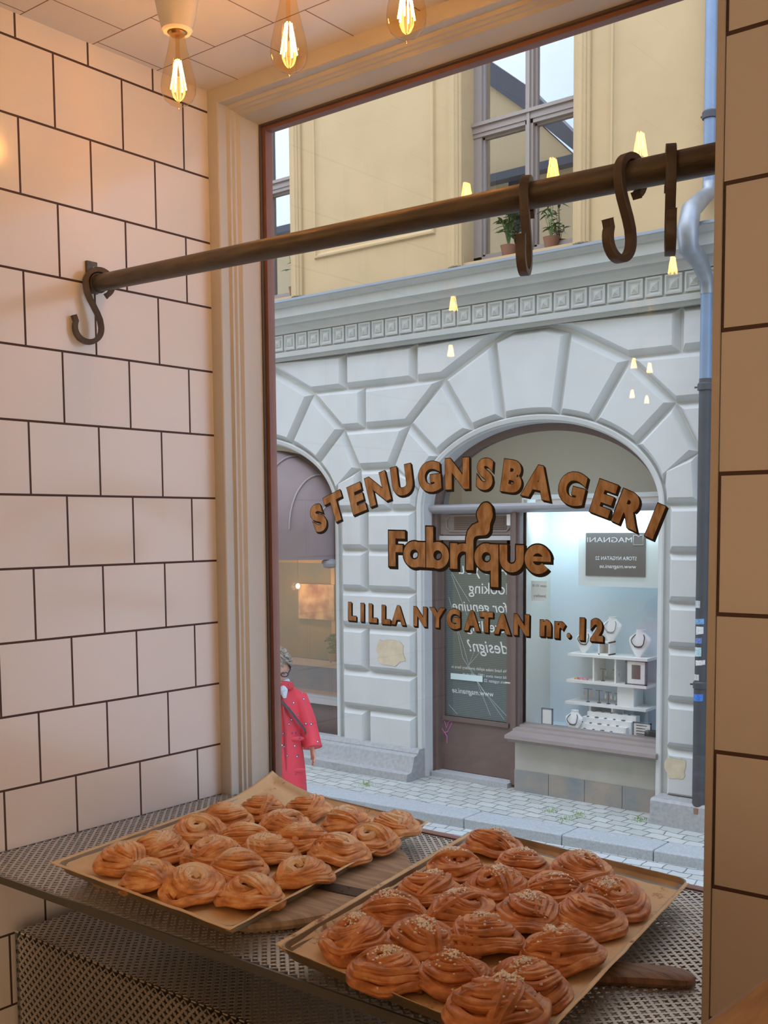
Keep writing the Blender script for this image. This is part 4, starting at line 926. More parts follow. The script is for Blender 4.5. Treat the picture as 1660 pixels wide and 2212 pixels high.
# ---- inside the display
M_DW=mat('display_white',(.66,.78,.86),.7); sh_=thing('display_case',(-2.8,7.2,-1.93),'white painted display bay behind the jewellery shop window','display')
b=MB(); b.add([(-3.475,6.935,-1.93),(-2.03,6.935,-1.93),(-2.03,7.43,-1.93),(-3.475,7.43,-1.93)],[(0,1,2,3)]); b.obj('display_floor',M_DW,sh_,0)
b=MB(); b.box(-3.475,-2.0,7.43,7.45,-1.95,.2); b.obj('back_panel',M_DW,sh_,0)
b=MB(); b.box(-3.49,-3.475,6.935,7.45,-1.95,.2); b.obj('left_cheek',mat('display_white_warm',(.66,.67,.62),.7),sh_,0)
b=MB(); b.box(-1.99,-1.97,6.935,7.45,-1.95,.2); b.obj('right_cheek',M_DW,sh_,0)
b=MB(); b.box(-3.475,-2.0,6.94,7.45,.16,.2); b.obj('display_ceiling',M_DW,sh_,0)
al=bpy.data.lights.new('display_light','AREA'); al.shape='RECTANGLE'; al.size=1.2; al.size_y=.10; al.energy=27; al.color=(.70,.90,1)
ao=bpy.data.objects.new('display_light',al); COL.objects.link(ao); ao.location=(-2.75,6.99,.125); ao.rotation_euler=(R(22),0,0)
b=MB(); b.box(-3.36,-2.14,6.955,7.045,.131,.158); b.obj('light_bar',M_WHITE,sh_,0)
# shelf unit
su=thing('display_shelf_unit',(-2.7,7.3,-1.93),'white three-tier shelf unit holding necklaces and earrings','shelf')
tiers=[]
for (pl_,pr_,py_) in ((1227,1399,1422),(1224,1397,1480),(1221,1396,1528)):
    y0=7.17; a=P(pl_,py_-8,y0); c=P(pr_,py_+4,y0); z=(a.z+c.z)/2; tiers.append(z); b=MB(); b.box(a.x,c.x,y0,7.43,z-.012,z+.012); b.obj('shelf_board',M_WHITE,su,0)
b=MB()
for (px,k) in ((1287,0),(1334,0),(1280,2),(1328,2)):
    x=P(px,1450,7.24).x; zt=tiers[k]-.012; zb2=(tiers[k+1]+.012) if k<2 else -1.93; b.box(x-.008,x+.008,7.2,7.42,zb2,zt)
b.obj('upright',M_WHITE,su,0)
xr_=P(1365,1500,7.3).x; b=MB(); b.box(xr_-.10,xr_+.06,7.22,7.42,tiers[2]+.012,tiers[1]-.012); b.obj('box_support',M_WHITE,su,0)
# busts
M_BUST=mat('bust_white',(.84,.86,.88),.5); M_NECK=mat('necklace_dark',(.06,.055,.06),.4,metal=.5)
def bust(px,py_base,y,H,zbase,label,dark=True,n=14):
    x=P(px,py_base,y).x; z=zbase; t=thing('necklace_bust',(x,y,z),label,'bust')
    b=MB(); vs=[];fs=[]; rows=[(0,.10,.05,0),(.10,.17,.06,.0),(.33,.32,.08,.03),(.58,.43,.10,.06),(.70,.42,.11,.09),(.80,.28,.12,.11),(.88,.19,.12,.12),(.97,.17,.12,.125),(1,.19,.13,.125)]
    for (h,w_,d,ty) in rows:
        for k in range(16): a=2*pi*k/16; vs.append((x+H*w_*cos(a),y+ty*H*1.5+H*d*sin(a),z+H*h))
    for i in range(len(rows)-1):
        for k in range(16): fs.append((i*16+k,i*16+(k+1)%16,(i+1)*16+(k+1)%16,(i+1)*16+k))
    fs+=[tuple(range(16))[::-1],tuple((len(rows)-1)*16+k for k in range(16))]; b.add(vs,fs); b.obj('bust_form',M_BUST,t,50)
    b=MB(); path=[(x+H*.25*cos(a),y+H*(-.075-.05*min(0,sin(a))+.22*max(0,sin(a))-.02*abs(cos(a))),z+H*.62+H*.25*sin(a)) for a in [2*pi*k/28 for k in range(28)]]
    b.tube(path,H*.020,8,closed=True)
    for k in range(5): b.ellipsoid((x+H*(-.12+.06*k),y-H*.06,z+H*(.37+.01*abs(k-2))),(H*.036,)*3,8,6)
    b.obj('necklace',M_NECK if dark else mat('necklace_grey',(.35,.35,.38),.3,metal=.6),t)
bust(1262,1412,7.27,.21,tiers[0]+.012,'low white bust at the left of the top display shelf, partly behind the gilt 1')
cz=tiers[0]+.012; xb_=P(1311,1400,7.26).x; b=MB()
for bx in ((-.055,-.043),(.043,.055)): b.box(xb_+bx[0],xb_+bx[1],7.21,7.33,cz,cz+.12)
b.box(xb_-.055,xb_+.055,7.21,7.33,cz,cz+.012); b.box(xb_-.055,xb_+.055,7.21,7.33,cz+.108,cz+.12); b.box(xb_-.043,xb_+.043,7.32,7.33,cz,cz+.12)
b.obj('display_cube',M_WHITE,None,0,'open white display cube carrying the tallest necklace bust','cube')
bust(1320,1375,7.27,.22,cz+.12,'white bust with silver necklace standing on the open cube',False)
bust(1380,1418,7.25,.24,cz,'white bust with dark beaded necklace at the right of the top shelf')
bust(1238,1586,7.02,.20,-1.93,'small white bust with pendant on the display floor')
# frames
def framed(px0,px1,py0,py1,y,label,inner,border=.09,mt=None,tilt=0,desc='photo_frame'):
    a=P(px0,(py0+py1)/2,y); c=P(px1,(py0+py1)/2,y); zt=P((px0+px1)/2,py0,y).z; zb2=P((px0+px1)/2,py1,y).z; w_=(c.x-a.x); bw=w_*border
    t=thing(desc,((a.x+c.x)/2,y,zb2),label,'picture frame'); b=MB(); b.box(a.x,c.x,y,y+.015,zb2,zb2+bw); b.box(a.x,c.x,y,y+.015,zt-bw,zt); b.box(a.x,a.x+bw,y,y+.015,zb2,zt); b.box(c.x-bw,c.x,y,y+.015,zb2,zt)
    b.obj('frame',mt or mat('slate_frame',(.10,.13,.18),.4),t,0); b=MB(); b.box(a.x+bw*.9,c.x-bw*.9,y+.004,y+.012,zb2+bw*.9,zt-bw*.9); b.obj('mount',M_WHITE,t,0)
    if inner: 
        m_=.30; b=MB(); b.box(a.x+w_*m_,c.x-w_*m_,y+.002,y+.005,zb2+(zt-zb2)*.26,zt-(zt-zb2)*.2); b.obj('picture',mat('grey_picture',(.13,.125,.12),.5),t,0)
    return t
framed(1351,1398,1425,1482,7.19,'dark-framed jewellery picture on the middle display shelf',True)
t=framed(1170,1194,1530,1566,6.99,'small framed white card standing at the left of the display floor',False); 
t=framed(1367,1407,1561,1595,7.05,'framed handwritten card at the right of the display floor',False,.05)
for k in range(4): 
    b=MB(); pbox(1375,1398-4*(k%2),1567+k*6,1568.2+k*6,7.051,.002,b); b.obj('written_line',M_NECK,t,0)
# earring stands
def stand(px,zb2,y,label,hh,arm,cols):
    x=P(px,1520,y).x; t=thing('earring_stand',(x,y,zb2),label,'stand','earring T-stands in the display'); b=MB(); b.lathe([(.018,0),(.018,.005),(.003,.008),(.003,hh)],(x,y,zb2),14); b.tube([(x-arm,y,zb2+hh),(x+arm,y,zb2+hh)],.0028,8); b.obj('stand',M_NECK,t)
    for s_,c in zip((-1,1),cols):
        b=MB(); b.tube([(x+s_*arm*.9,y,zb2+hh),(x+s_*arm*.9,y,zb2+hh-.02)],.0012,5); b.ellipsoid((x+s_*arm*.9,y,zb2+hh-.042),(.008,.004,.022),8,8); b.obj('earring',mat('earring_%d'%int(c[0]*100+c[2]*10),c,.4),t)
z3=tiers[2]+.012
for i,(px,cs,l) in enumerate([(1271,((.7,.3,.25),(.8,.3,.3)),'leftmost T-stand on the lowest shelf, coral earrings'),(1295,((.25,.35,.6),(.25,.35,.6)),'second T-stand on the lowest shelf, blue earrings'),(1315,((.75,.6,.6),(.75,.6,.6)),'third T-stand on the lowest shelf, pale pink earrings'),(1334,((.4,.65,.5),(.4,.7,.5)),'fourth T-stand on the lowest shelf, green earrings')]): stand(px,z3,7.24,l,.12-.006*i,.042-.006*i,cs)
z2_=tiers[1]+.012
stand(1303,z2_,7.26,'left T-stand on the middle shelf inside the cubby',.11,.03,((.35,.38,.38),(.35,.38,.36))); stand(1331,z2_,7.26,'right T-stand on the middle shelf inside the cubby',.11,.03,((.3,.33,.32),(.3,.3,.3)))
xp_=P(1258,1470,7.24).x
cols=[(.75,.6,.05),(.75,.1,.4),(.85,.25,.3),(.8,.2,.35),(.9,.45,.5),(.6,.1,.5)]
for k in range(6):
    b=MB(); b.ellipsoid((xp_-.06+.024*k,7.22+.01*(k%2),z2_+.011),(.011,.011,.010),10,8); b.obj('bead_flower',mat('bead_%d'%k,cols[k],.4),None,60,['yellow bead ball','magenta bead ball','coral red bead ball','crimson bead ball','pale pink bead ball','purple bead ball'][k]+' on the left of the middle display shelf','bead','bright bead balls on the middle shelf')
# stepped riser with rings
rs=thing('stepped_riser',(-2.75,7.1,-1.93),'white four-step riser covered with rings and bracelets','riser'); b=MB(); xa_=P(1233,1585,7.02).x; xc_=P(1344,1585,7.02).x
for k in range(4): b.box(xa_+.03*k,xc_+.035*k*.6,7.0+.055*k,7.24,-1.93,-1.93+.045*(k+1))
b.obj('steps',M_WHITE,rs,0); k0=0
M_RING=mat('ring_slate',(.10,.12,.16),.35,metal=.5)
for k in range(4):
    for j in range(5):
        q=(xa_+.05+.03*k+j*(xc_-xa_-.07)/5, 7.03+.055*k, -1.93+.045*(k+1)+.005); r_=.016 if (j+k)%3==0 else .009
        b=MB(); b.tube([(q[0]+r_*cos(a),q[1]+r_*sin(a)*.8,q[2]) for a in [2*pi*i/14 for i in range(14)]],.0045,6,closed=True); b.obj('ring',M_RING,None,60,['dark ring or bracelet on the lowest step of the riser','dark ring or bracelet on the second step of the riser','dark ring or bracelet on the third step of the riser','dark ring or bracelet on the top step of the riser'][k],'jewellery',['rings on the lowest step','rings on the second step','rings on the third step','rings on the top step'][k])
M_OR=mat('orange_cloth',(.85,.24,.06),.8)
for (px0,px1,py,lab,sd) in ((1140,1196,1570,'crumpled orange cloth at the left end of the display floor',1),(1358,1424,1602,'crumpled orange cloth at the right end of the display floor',2)):
    a=P(px0,py,6.99); c=P(px1,py,6.99); N=14; vs=[]
    for j in range(N+1):
        for i in range(N+1): vs.append((a.x+(c.x-a.x)*i/N,6.945+.13*j/N,-1.922+.016*(noise.noise(Vector((i*.6,j*.6,sd)))+.5)*(1 if 0<i<N and 0<j<N else .2)))
    b=MB(); b.add(vs,[(j*(N+1)+i,j*(N+1)+i+1,(j+1)*(N+1)+i+1,(j+1)*(N+1)+i) for j in range(N) for i in range(N)]); b.obj('orange_cloth',M_OR,None,60,lab,'cloth')
b=MB(); a=P(1404,1590,7.0); b.box(a.x-.14,a.x+.06,6.98,7.10,-1.93,-1.885); b.box(a.x-.05,a.x+.08,7.0,7.08,-1.885,-1.83); o=b.obj('black_jewellery_tray',mat('black_tray',(.05,.055,.06),.5),None,0,'dark jewellery tray on orange cloth at the right of the display','tray'); mod_bevel(o,.006)
b=MB(); a=P(1212,1572,7.08); b.box(a.x-.09,a.x+.05,7.03,7.13,-1.93,-1.90); o=b.obj('black_jewellery_tray',mat('black_tray',(.05,.055,.06),.5),None,0,'low dark jewellery tray behind the small bust','tray'); mod_bevel(o,.006)
# notice board
a=P(1250,1270,7.12); c=P(1428,1270,7.12); zt=P(1340,1118,7.12).z; zb2=P(1340,1268,7.12).z
t=thing('notice_board',((a.x+c.x)/2,7.12,zb2),'white hanging board with dark grey mirrored jeweller sign','sign'); b=MB(); b.box(a.x,c.x,7.12,7.135,zb2,zt); b.obj('board',mat('pale_board',(.62,.70,.70),.6),t,0)
b=MB(); pbox(1266,1395,1151,1245,7.112,.006,b); b.obj('dark_sign',mat('dark_sign',(.085,.085,.09),.5),t,0)
wtext('MAGNANI',1366,1269,1166,7.1105,t,'sign_lettering',hpx=11,m=mat('sign_grey',(.50,.52,.53),.6)); wtext('STORA NYGATAN 22',1376,1287,1206,7.1105,t,'sign_lettering',hpx=8,off=.002); wtext('www.magnani.se',1375,1296,1225,7.1105,t,'sign_lettering',hpx=10,off=.002)
b=MB(); b.tube([P(x,y,7.109) for x,y in ((1369,1157),(1369,1177),(1390,1177),(1390,1157),(1384,1156),(1380,1160),(1376,1156),(1369,1157))],.0018,5); b.obj('book_emblem',mat('sign_grey',(.5,.52,.53),.6),t)
b=MB(); pbox(1148,1182,1255,1298,6.99,.002,b); t=thing('handwritten_note',P(1165,1298,6.99),'handwritten paper note taped inside the display window on the left','note'); b.obj('sheet',mat('note_paper',(.60,.64,.62),.8),t,0)
wtext('open 10-18',1181,1151,1266,6.989,t,'note_writing',m=M_NECK,hpx=7); wtext('Jewellery',1180,1153,1288,6.989,t,'note_writing',m=M_NECK,hpx=8)

# -------- left arch : awning, shop window
YA=6.80
t=thing('awning',(CXL,6.6,0),'mauve-brown dome awning with seams and valance in the left arch','awning'); b=MB(); N,M_=36,12; vs=[]
for j in range(M_+1):
    ph=(pi/2)*j/M_
    for i in range(N+1):
        a=pi*i/N; rx=1.17*cos(a); rz=.80*sin(a)
        vs.append((CXL+rx*1.0, 6.84-.62*sin(ph)*sin(a)**.6 if 0<i<N else 6.84, -.10+.86*sin(a)*cos(ph)))
b.add(vs,[(j*(N+1)+i,j*(N+1)+i+1,(j+1)*(N+1)+i+1,(j+1)*(N+1)+i) for j in range(M_) for i in range(N)])
M_AWN=mat('awning_cloth',(.235,.185,.185),.75,var=.08,vscale=5); b.obj('canopy',M_AWN,t,60)
b=MB(); vs=[]
for i in range(N+1):
    v0=Vector(((CXL+1.17*cos(pi*i/N)),6.84-.62*(sin(pi*i/N)**.6 if 0<i<N else 0),-.10)); vs+=[v0,v0+Vector((0,.005,-.30))]
b.add(vs,[(2*i,2*i+1,2*i+3,2*i+2) for i in range(N)]); o=b.obj('valance',M_AWN,t,60)
b=MB(); 
for a in (18,40,62,90,118,140,162):
    b.tube([(CXL+1.17*cos(R(a)),6.84-.62*sin(pi/2*j/10)*sin(R(a))**.6-.008,-.10+.86*sin(R(a))*cos(pi/2*j/10)+.010) for j in range(11)],.008,6)
b.obj('seam',mat('awning_seam',(.36,.31,.31),.7),t)
t=thing('cafe_window',(CXL,6.9,ZG),'brown timber shop window under the left arch below the awning','shop front'); b=MB()
b.box(CXL-1.18,CXL+1.18,6.90,6.98,ZG+.1,-1.93); b.obj('lower_panel',M_BROWN,t,0)
b=MB(); b.box(CXL-1.18,CXL+1.18,6.86,6.98,-1.93,-1.88); b.box(CXL-1.18,CXL+1.18,6.90,6.98,-1.88,-1.85); b.obj('sill',mat('grey_sill',(.40,.40,.40),.5),t,0)
b=MB(); b.box(CXL+1.10,CXL+1.18,6.90,6.98,-1.9,.75); b.box(CXL-1.18,CXL-1.10,6.90,6.98,-1.9,.75); b.box(CXL-.5,CXL-.44,6.90,6.98,-1.9,.75); b.obj('post',M_BROWN,t,0)
b=MB(); b.box(CXL-1.18,CXL+1.18,6.93,6.934,-1.86,.85); b.obj('pane',glassmat('cafe_glass',.13),t,0)
b=MB(); b.box(CXL-1.18,CXL+1.18,6.86,7.0,ZG-.02,ZG+.12); b.obj('stone_step',M_GRAN2,t,0)
t=thing('cafe_interior',(CXL,7.3,-1.9),'dim warm interior wall seen through the left shop window','interior'); b=MB(); b.box(CXL-1.3,CXL+1.3,7.42,7.45,-1.95,.8); b.obj('wall_panel',mat('warm_wall',(.30,.17,.07),.7,col2=(.14,.13,.11),vscale=1.6),t,0)
b=MB(); b.box(CXL-1.3,CXL+1.3,6.94,7.42,-1.95,-1.90); b.obj('window_board',mat('warm_wood',(.50,.26,.08),.5),t,0)
b=MB(); pbox(600,733,1424,1438,7.05,.03,b); b.obj('reflection_bar',mat('warm_wood',(.50,.26,.08),.5),t,0)  # solid bar stands in for an orange band reflected in the glass
b=MB(); pbox(716,724,1200,1420,7.38,.02,b); pbox(600,733,1205,1216,7.38,.02,b); b.obj('orange_frame',mat('warm_wood',(.50,.26,.08),.5),t,0)
b=MB(); pbox(645,722,1262,1338,7.36,.02,b); b.obj('food_poster',mat('pastry_poster',(.62,.42,.22),.6,col2=(.25,.07,.04),vscale=6),t,0)
il=bpy.data.lights.new('interior_glow','POINT'); il.energy=7; il.color=(1,.6,.28); il.shadow_soft_size=.04
lp=P(644,1266,7.15); t=thing('interior_lamp',lp,'small glowing bulb inside the left shop window','lamp'); MB().ellipsoid(lp,(.022,.022,.028),14,10).obj('glowing_bulb',mat('warm_glow',(1,.6,.25),.5,emit=(1,.55,.2),estr=14),t)
MB().tube([lp+Vector((0,0,.028)),lp+Vector((0,0,.7))],.003,6).obj('cord',M_NECK,t)
io=bpy.data.objects.new('interior_glow',il); COL.objects.link(io); io.parent=t; io.location=(0,-.06,0)
q=P(712,1216,6.70); t=thing('hanging_lamp',q,'round grey hanging lamp below the awning edge','lamp')
b=MB(); b.lathe([(0,-.055),(.04,-.052),(.07,-.035),(.082,-.006),(.075,.022),(.045,.042),(.02,.048),(.0,.05)],q,24); b.obj('lamp_shade',mat('lamp_grey',(.26,.26,.27),.4),t); b=MB(); b.tube([q+Vector((0,0,.045)),q+Vector((0,0,.30)),q+Vector((0,.2,.34))],.011,8); b.obj('stem',M_NECK,t)
plant('green_potted_plant',tuple(P(722,1432,7.10)),.24,22,.09,.03,'bright green plant inside the left shop window beside the pillar',21,.8)
# ---------------------------------------------------------------- DOWNPIPE
M_PIPE=mat('blue_grey_pipe',(.20,.28,.40),.45,metal=.3,var=.12,vscale=4); M_PIPED=mat('dark_grey_pipe',(.075,.082,.092),.6,metal=.3,var=.15,vscale=5); M_PIPEG=mat('zinc_bend',(.30,.33,.36),.4,metal=.5,var=.2,vscale=9)
YP=6.56; xu=P(1534,200,YP).x; xd=P(1527,700,YP).x; xx=(xu+xd)/2; xx=P(1531,300,6.57).x
zA=P(1530,420,YP).z; zB=P(1525,565,YP-.0).z; zM=P(1527,835,YP).z; zL=P(1520,1480,YP).z; zE=P(1516,1750,YP).z
t=thing('downpipe',(xx,YP,ZG),'blue-grey drainpipe with curved bend and stickers beside the right arch','pipe')
x1=P(1527,700,YP).x
MB().tube([(xx,6.60,7.8),(xx,6.60,zA)],.047,20).obj('upper_pipe',M_PIPE,t)
MB().tube([(xx,6.60,zA+.10),(xx,6.59,zA+.02),(xx-.01,6.45,zA-.07),(xx-.01,6.29,zA-.17),(xx-.01,6.24,zA-.32),(xx-.01,6.26,zA-.45),(x1,6.40,zB-.02),(x1,YP-.01,zB-.14),(x1,YP,zB-.24)],[.05,.055,.066,.074,.077,.075,.066,.054,.05],20).obj('bend',M_PIPEG,t,60)
MB().tube([(x1,YP,zB-.16),(x1,YP,zM)],.046,20).obj('middle_pipe',M_PIPE,t)
MB().tube([(x1,YP,zM+.06),(x1,YP,zL)],.048,20).obj('lower_pipe',M_PIPED,t)
MB().tube([(x1,YP,zL+.01),(x1,YP,ZG+.05)],.053,20).obj('boot_pipe',M_PIPED,t)
for z in (zM,zL,zE,P(1530,250,6.6).z):
    y=YP if z<2 else 6.6; b=MB(); b.lathe([(.050,-.03),(.060,-.026),(.060,.02),(.052,.03)],(x1 if z<2 else xx,y,z),20); b.box(x1-.085,x1-.05,y-.008,y+.008,z-.006,z+.006); b.obj('collar',mat('rusty_collar',(.24,.13,.09),.8) if z==zE else M_PIPED,t)
scol=[(.55,.6,.62),(.2,.4,.7),(.75,.78,.8),(.15,.25,.6),(.5,.7,.75),(.8,.8,.8),(.6,.62,.6)]
for k,(py,h_) in enumerate([(1305,12),(1343,9),(1362,14),(1384,8),(1408,16),(1432,9),(1463,10),(1507,12)]):
    z=P(1520,py,YP).z; b=MB(); r_=.0492 if py<1480 else .0542; a0=R(200+17*(k%3)); a1=a0+R(75+20*(k%2)); dz=h_/2/213
    vs=[]; 
    for i in range(9): a=a0+(a1-a0)*i/8; vs+=[(x1+r_*cos(a),YP+r_*sin(a),z-dz+.006*(k%3)*i/8),(x1+r_*cos(a),YP+r_*sin(a),z+dz+.006*(k%2)*i/8)]
    b.add(vs,[(2*i,2*i+2,2*i+3,2*i+1) for i in range(8)]); b.obj('sticker',mat('sticker_%d'%k,(.05,.22,.75) if py==1507 else scol[k%7],.5,var=.4,vscale=70),t)
# grass tufts in the joints
M_GRS=mat('moss_green',(.20,.36,.08),.8); b=MB(); rnd=random.Random(5)
for k in range(420):
    c=rnd.choice([(1380,1772),(1225,1770),(1250,1762),(790,1695),(1405,1764),(1190,1752)]); q=P(c[0]+rnd.gauss(0,9),c[1]+rnd.gauss(0,4),ZG,2)
    if q.y>6.62: continue
    leaf(b,(q.x,q.y,ZG),(rnd.uniform(-1,1),rnd.uniform(-1,1),1.6),.022,.0022,.2)
b.obj('moss',M_GRS,None,60,'green moss and grass in the pavement joints near the wall','moss',kind='stuff')
# ---------------------------------------------------------------- BAKERY'S OWN BUILDING (seen in reflections)
own=thing('bakery_building',(0,.3,ZR),'yellow gabled building around the window, seen mirrored in the panes opposite','building')
b=MB()
def ow(x0,x1,z0,z1): b.box(x0,x1,.165,.30,z0,z1)
ow(-14,-.21,ZR,.86); ow(1.40,10,ZR,.86); ow(-.21,1.40,ZR,-.73); ow(-14,10,.86,5.3)
b.prism([(-9.6,5.3),(-6.4,5.3),(-7.45,6.35),(-8.25,7.05),(-9.2,6.0)],.165,.30)
b.obj('facade',M_YELD,own,0)
b=MB(); b.prism([(-6.3,5.3),(-6.1,5.3),(-7.35,6.65),(-8.25,7.38),(-8.3,7.05),(-7.45,6.35)],.10,.36); b.box(-14,10,.1,.5,5.3,5.42); b.obj('roof_edge',mat('roof_slate',(.13,.14,.16),.6),own,0)
b=MB()
for x in (-12,-10,-7.72,-5.6,-3.4,-1.2,1,3.2): b.box(x,x+.5 if x==-7.72 else x+.9,.295,.305,4.5 if x==-7.72 else 2.2,5.35 if x==-7.72 else 4.0)
b.obj('window_panes',mat('dark_pane',(.06,.08,.10),.15),own,0)
b=MB(); b.box(-14,10,.30,.36,1.75,1.95); b.obj('string_course',mat('pale_band',(.55,.53,.46),.8),own,0)
# ---------------------------------------------------------------- WOMAN IN RED
def figure():
    px_,py_=-3.645,3.90; F_=Vector((.87,-.49,0)).normalized(); Lf=Vector((-F_.y,F_.x,0)); G=Vector((px_,py_,ZR))
    W=lambda f,l,u: G+F_*f+Lf*l+Vector((0,0,u))
    t=thing('person',G,'older woman with short grey hair, dark glasses and red flowered raincoat walking past','person')
    SK=mat('skin',(.62,.36,.27),.55); b=MB()
    def limb(ps,rs): b.tube([W(*p) for p in ps],rs,16)
    limb([(0,0,.85),(0,0,1.0),(.01,0,1.15),(0,0,1.26),(0,0,1.33),(.01,0,1.40),(.03,0,1.46)],[.13,.12,.12,.10,.07,.053,.050])
    for s_ in (-1,1):
        fw=.10*s_
        limb([(0,s_*.09,.88),(fw*.6,s_*.09,.48),(fw*.9-.03,s_*.09,.10)],[.085,.055,.036]); limb([(fw*.9-.06,s_*.09,.05),(fw*.9+.08,s_*.10,.035),(fw*.9+.14,s_*.10,.025)],[.035,.032,.018])
    limb([(0,.13,1.29),(.03,.18,1.12),(.12,.205,.965),(.14,.21,.945)],[.055,.042,.028,.024])
    limb([(0,-.13,1.29),(-.05,-.20,1.08),(-.02,-.24,.88)],[.055,.042,.026])
    # hands : palm, four fingers and a thumb
    for (c,d,l_) in ((W(.145,.21,.925),(W(.215,.22,.80)-W(.145,.21,.925)).normalized(),Lf),(W(-.015,-.24,.86),Vector((0,0,-1)),Lf)):
        s2=d.cross(l_).normalized(); b.tube([c-d*.03,c+d*.01,c+d*.05],[.022,.031,.028],12,sy=.55,up=l_)
        for k,(off,ln) in enumerate(((-.024,.062),(-.008,.072),(.008,.068),(.023,.052))):
            p0=c+s2*off+d*.04; b.tube([p0,p0+d*ln*.5+l_*-.004,p0+d*ln+l_*-.020],[.0085,.008,.006],8)
        b.tube([c-s2*.02,c-s2*.040+d*.03,c-s2*.044+d*.055-l_*.01],[.010,.009,.007],8)
    # head, tilted down and turned
    hc=W(.065,-.01,1.51); yaw=R(-8); fd=(Matrix.Rotation(yaw,3,'Z')@F_); dn=(fd*cos(R(22))-Vector((0,0,1))*sin(R(22))); ld_=Vector((-fd.y,fd.x,0)); ud=dn.cross(ld_)*-1; ud=ld_.cross(dn)*-1 if (dn.cross(ld_)).z<0 else dn.cross(ld_)
    H=lambda f,l,u: hc+dn*f+ld_*l+ud*u
    nu,nv=40,30; vs=[];fs=[]
    for i in range(nv+1):
        ph=pi*i/nv
        for j in range(nu):
            th=2*pi*j/nu; x=sin(ph)*cos(th); y=sin(ph)*sin(th); z=-cos(ph); f=.094*x; l=.074*y; u=.112*z
            if z<0: l*=1-.30*z*z; f*=1-.12*z*z
            if x>0:
                f+=.026*math.exp(-((y/.16)**2+((z+.16)/.16)**2)); f+=.006*math.exp(-((y/.5)**2+((z-.22)/.10)**2))
                for e in (-1,1): f-=.010*math.exp(-(((y-e*.42)/.17)**2+((z-.06)/.11)**2)); f+=.004*math.exp(-(((y-e*.5)/.2)**2+((z+.25)/.2)**2))
                f+=.007*math.exp(-((y/.28)**2+((z+.50)/.05)**2))+.007*math.exp(-((y/.26)**2+((z+.60)/.05)**2)); f+=.010*math.exp(-((y/.3)**2+((z+.85)/.12)**2))
            vs.append(H(f,l,u))
    for i in range(nv):
        for j in range(nu): fs.append((i*nu+j,i*nu+(j+1)%nu,(i+1)*nu+(j+1)%nu,(i+1)*nu+j))
    b.add(vs,fs)
    for e in (-1,1): b.tube([H(-.005,e*.072,.025),H(-.015,e*.084,.012),H(-.012,e*.083,-.010),H(-.004,e*.074,-.026)],[.006,.010,.009,.006],8)
    body=b.obj('body',SK,t,180); r_=body.modifiers.new('skin','REMESH'); r_.mode='VOXEL'; r_.voxel_size=.0055; r_.use_smooth_shade=True
    # lips and eyes
    b=MB(); b.tube([H(.097,-.022,-.060),H(.104,0,-.059),H(.097,.022,-.060)],.0045,8); b.obj('lips',mat('lips',(.45,.15,.13),.5),t)
    for e in (-1,1):
        b=MB(); b.ellipsoid(H(.080,e*.031,.008),(.011,.011,.009),12,8); o=b.obj('eye',mat('eye_white',(.7,.7,.68),.3),t)
        b=MB(); b.ellipsoid(H(.089,e*.031,.006),(.0045,.0045,.0045),8,6); b.obj('iris',M_NECK,o)
    b=MB()
    for e in (-1,1):
        b.tube([H(.103,e*.033+.024*cos(a),.006+.017*sin(a)) for a in [2*pi*k/20 for k in range(20)]],.0042,6,closed=True); b.tube([H(.102,e*.057,.012),H(.05,e*.080,.016),H(-.01,e*.082,.014)],.0042,6)
    b.tube([H(.104,-.010,.010),H(.108,0,.014),H(.104,.010,.010)],.003,6); b.obj('glasses',mat('purple_frames',(.06,.025,.10),.3),t)
    # hair : cap of locks
    b=MB(); rnd=random.Random(2); vs=[];fs=[]; nu,nv=36,16
    for i in range(nv+1):
        ph=pi*.60*i/nv
        for j in range(nu):
            th=2*pi*j/nu; ph2=ph*(1-.52*max(0,cos(th))**.7) ; x=sin(ph2)*cos(th); y=sin(ph2)*sin(th); z=cos(ph2); k_=1.14+.05*noise.noise(Vector((x*5,y*5,z*5)))
            vs.append(H(-.006+.097*x*k_,.080*y*k_,.010+.114*z*k_))
    for i in range(nv):
        for j in range(nu): fs.append((i*nu+j,i*nu+(j+1)%nu,(i+1)*nu+(j+1)%nu,(i+1)*nu+j))
    b.add(vs,fs)
    for k in range(230):
        th=rnd.uniform(0,2*pi); ph=rnd.uniform(.05,1)*pi*.56*(1-.50*max(0,cos(th))**.7); d=Vector((sin(ph)*cos(th),sin(ph)*sin(th),cos(ph)))
        p0=H(-.006+.104*d.x,.088*d.y,.010+.122*d.z); ph3=ph+.32; d2=Vector((sin(ph3)*cos(th+.3),sin(ph3)*sin(th+.3),cos(ph3))); s_=rnd.uniform(1.05,1.25)
        p2=H(-.006+.104*d2.x*s_,.088*d2.y*s_,.010+.122*d2.z*s_); p1=(p0+p2)/2+(p0-hc)*.10; b.tube([p0,p1,p2],[.007,.008,.002],6)
    b.obj('hair',mat('grey_hair',(.36,.32,.28),.6,col2=(.20,.16,.13),vscale=30,stretch=(1,1,.4)),t,60)
    # coat
    RED=mat('red_coat',(.78,.045,.075),.6,var=.12,vscale=9)
    nt=RED.node_tree; v=nt.nodes.new('ShaderNodeTexVoronoi'); v.inputs['Scale'].default_value=19; tc_=nt.nodes.new('ShaderNodeTexCoord'); nt.links.new(tc_.outputs['Object'],v.inputs['Vector'])
    r1=nt.nodes.new('ShaderNodeValToRGB'); r1.color_ramp.interpolation='CONSTANT'; e_=r1.color_ramp.elements; e_[0].position=0; e_[0].color=(.9,.85,.9,1); e_[1].position=.10; e_[1].color=(.12,.05,.16,1); x_=e_.new(.19); x_.color=(1,1,1,0)
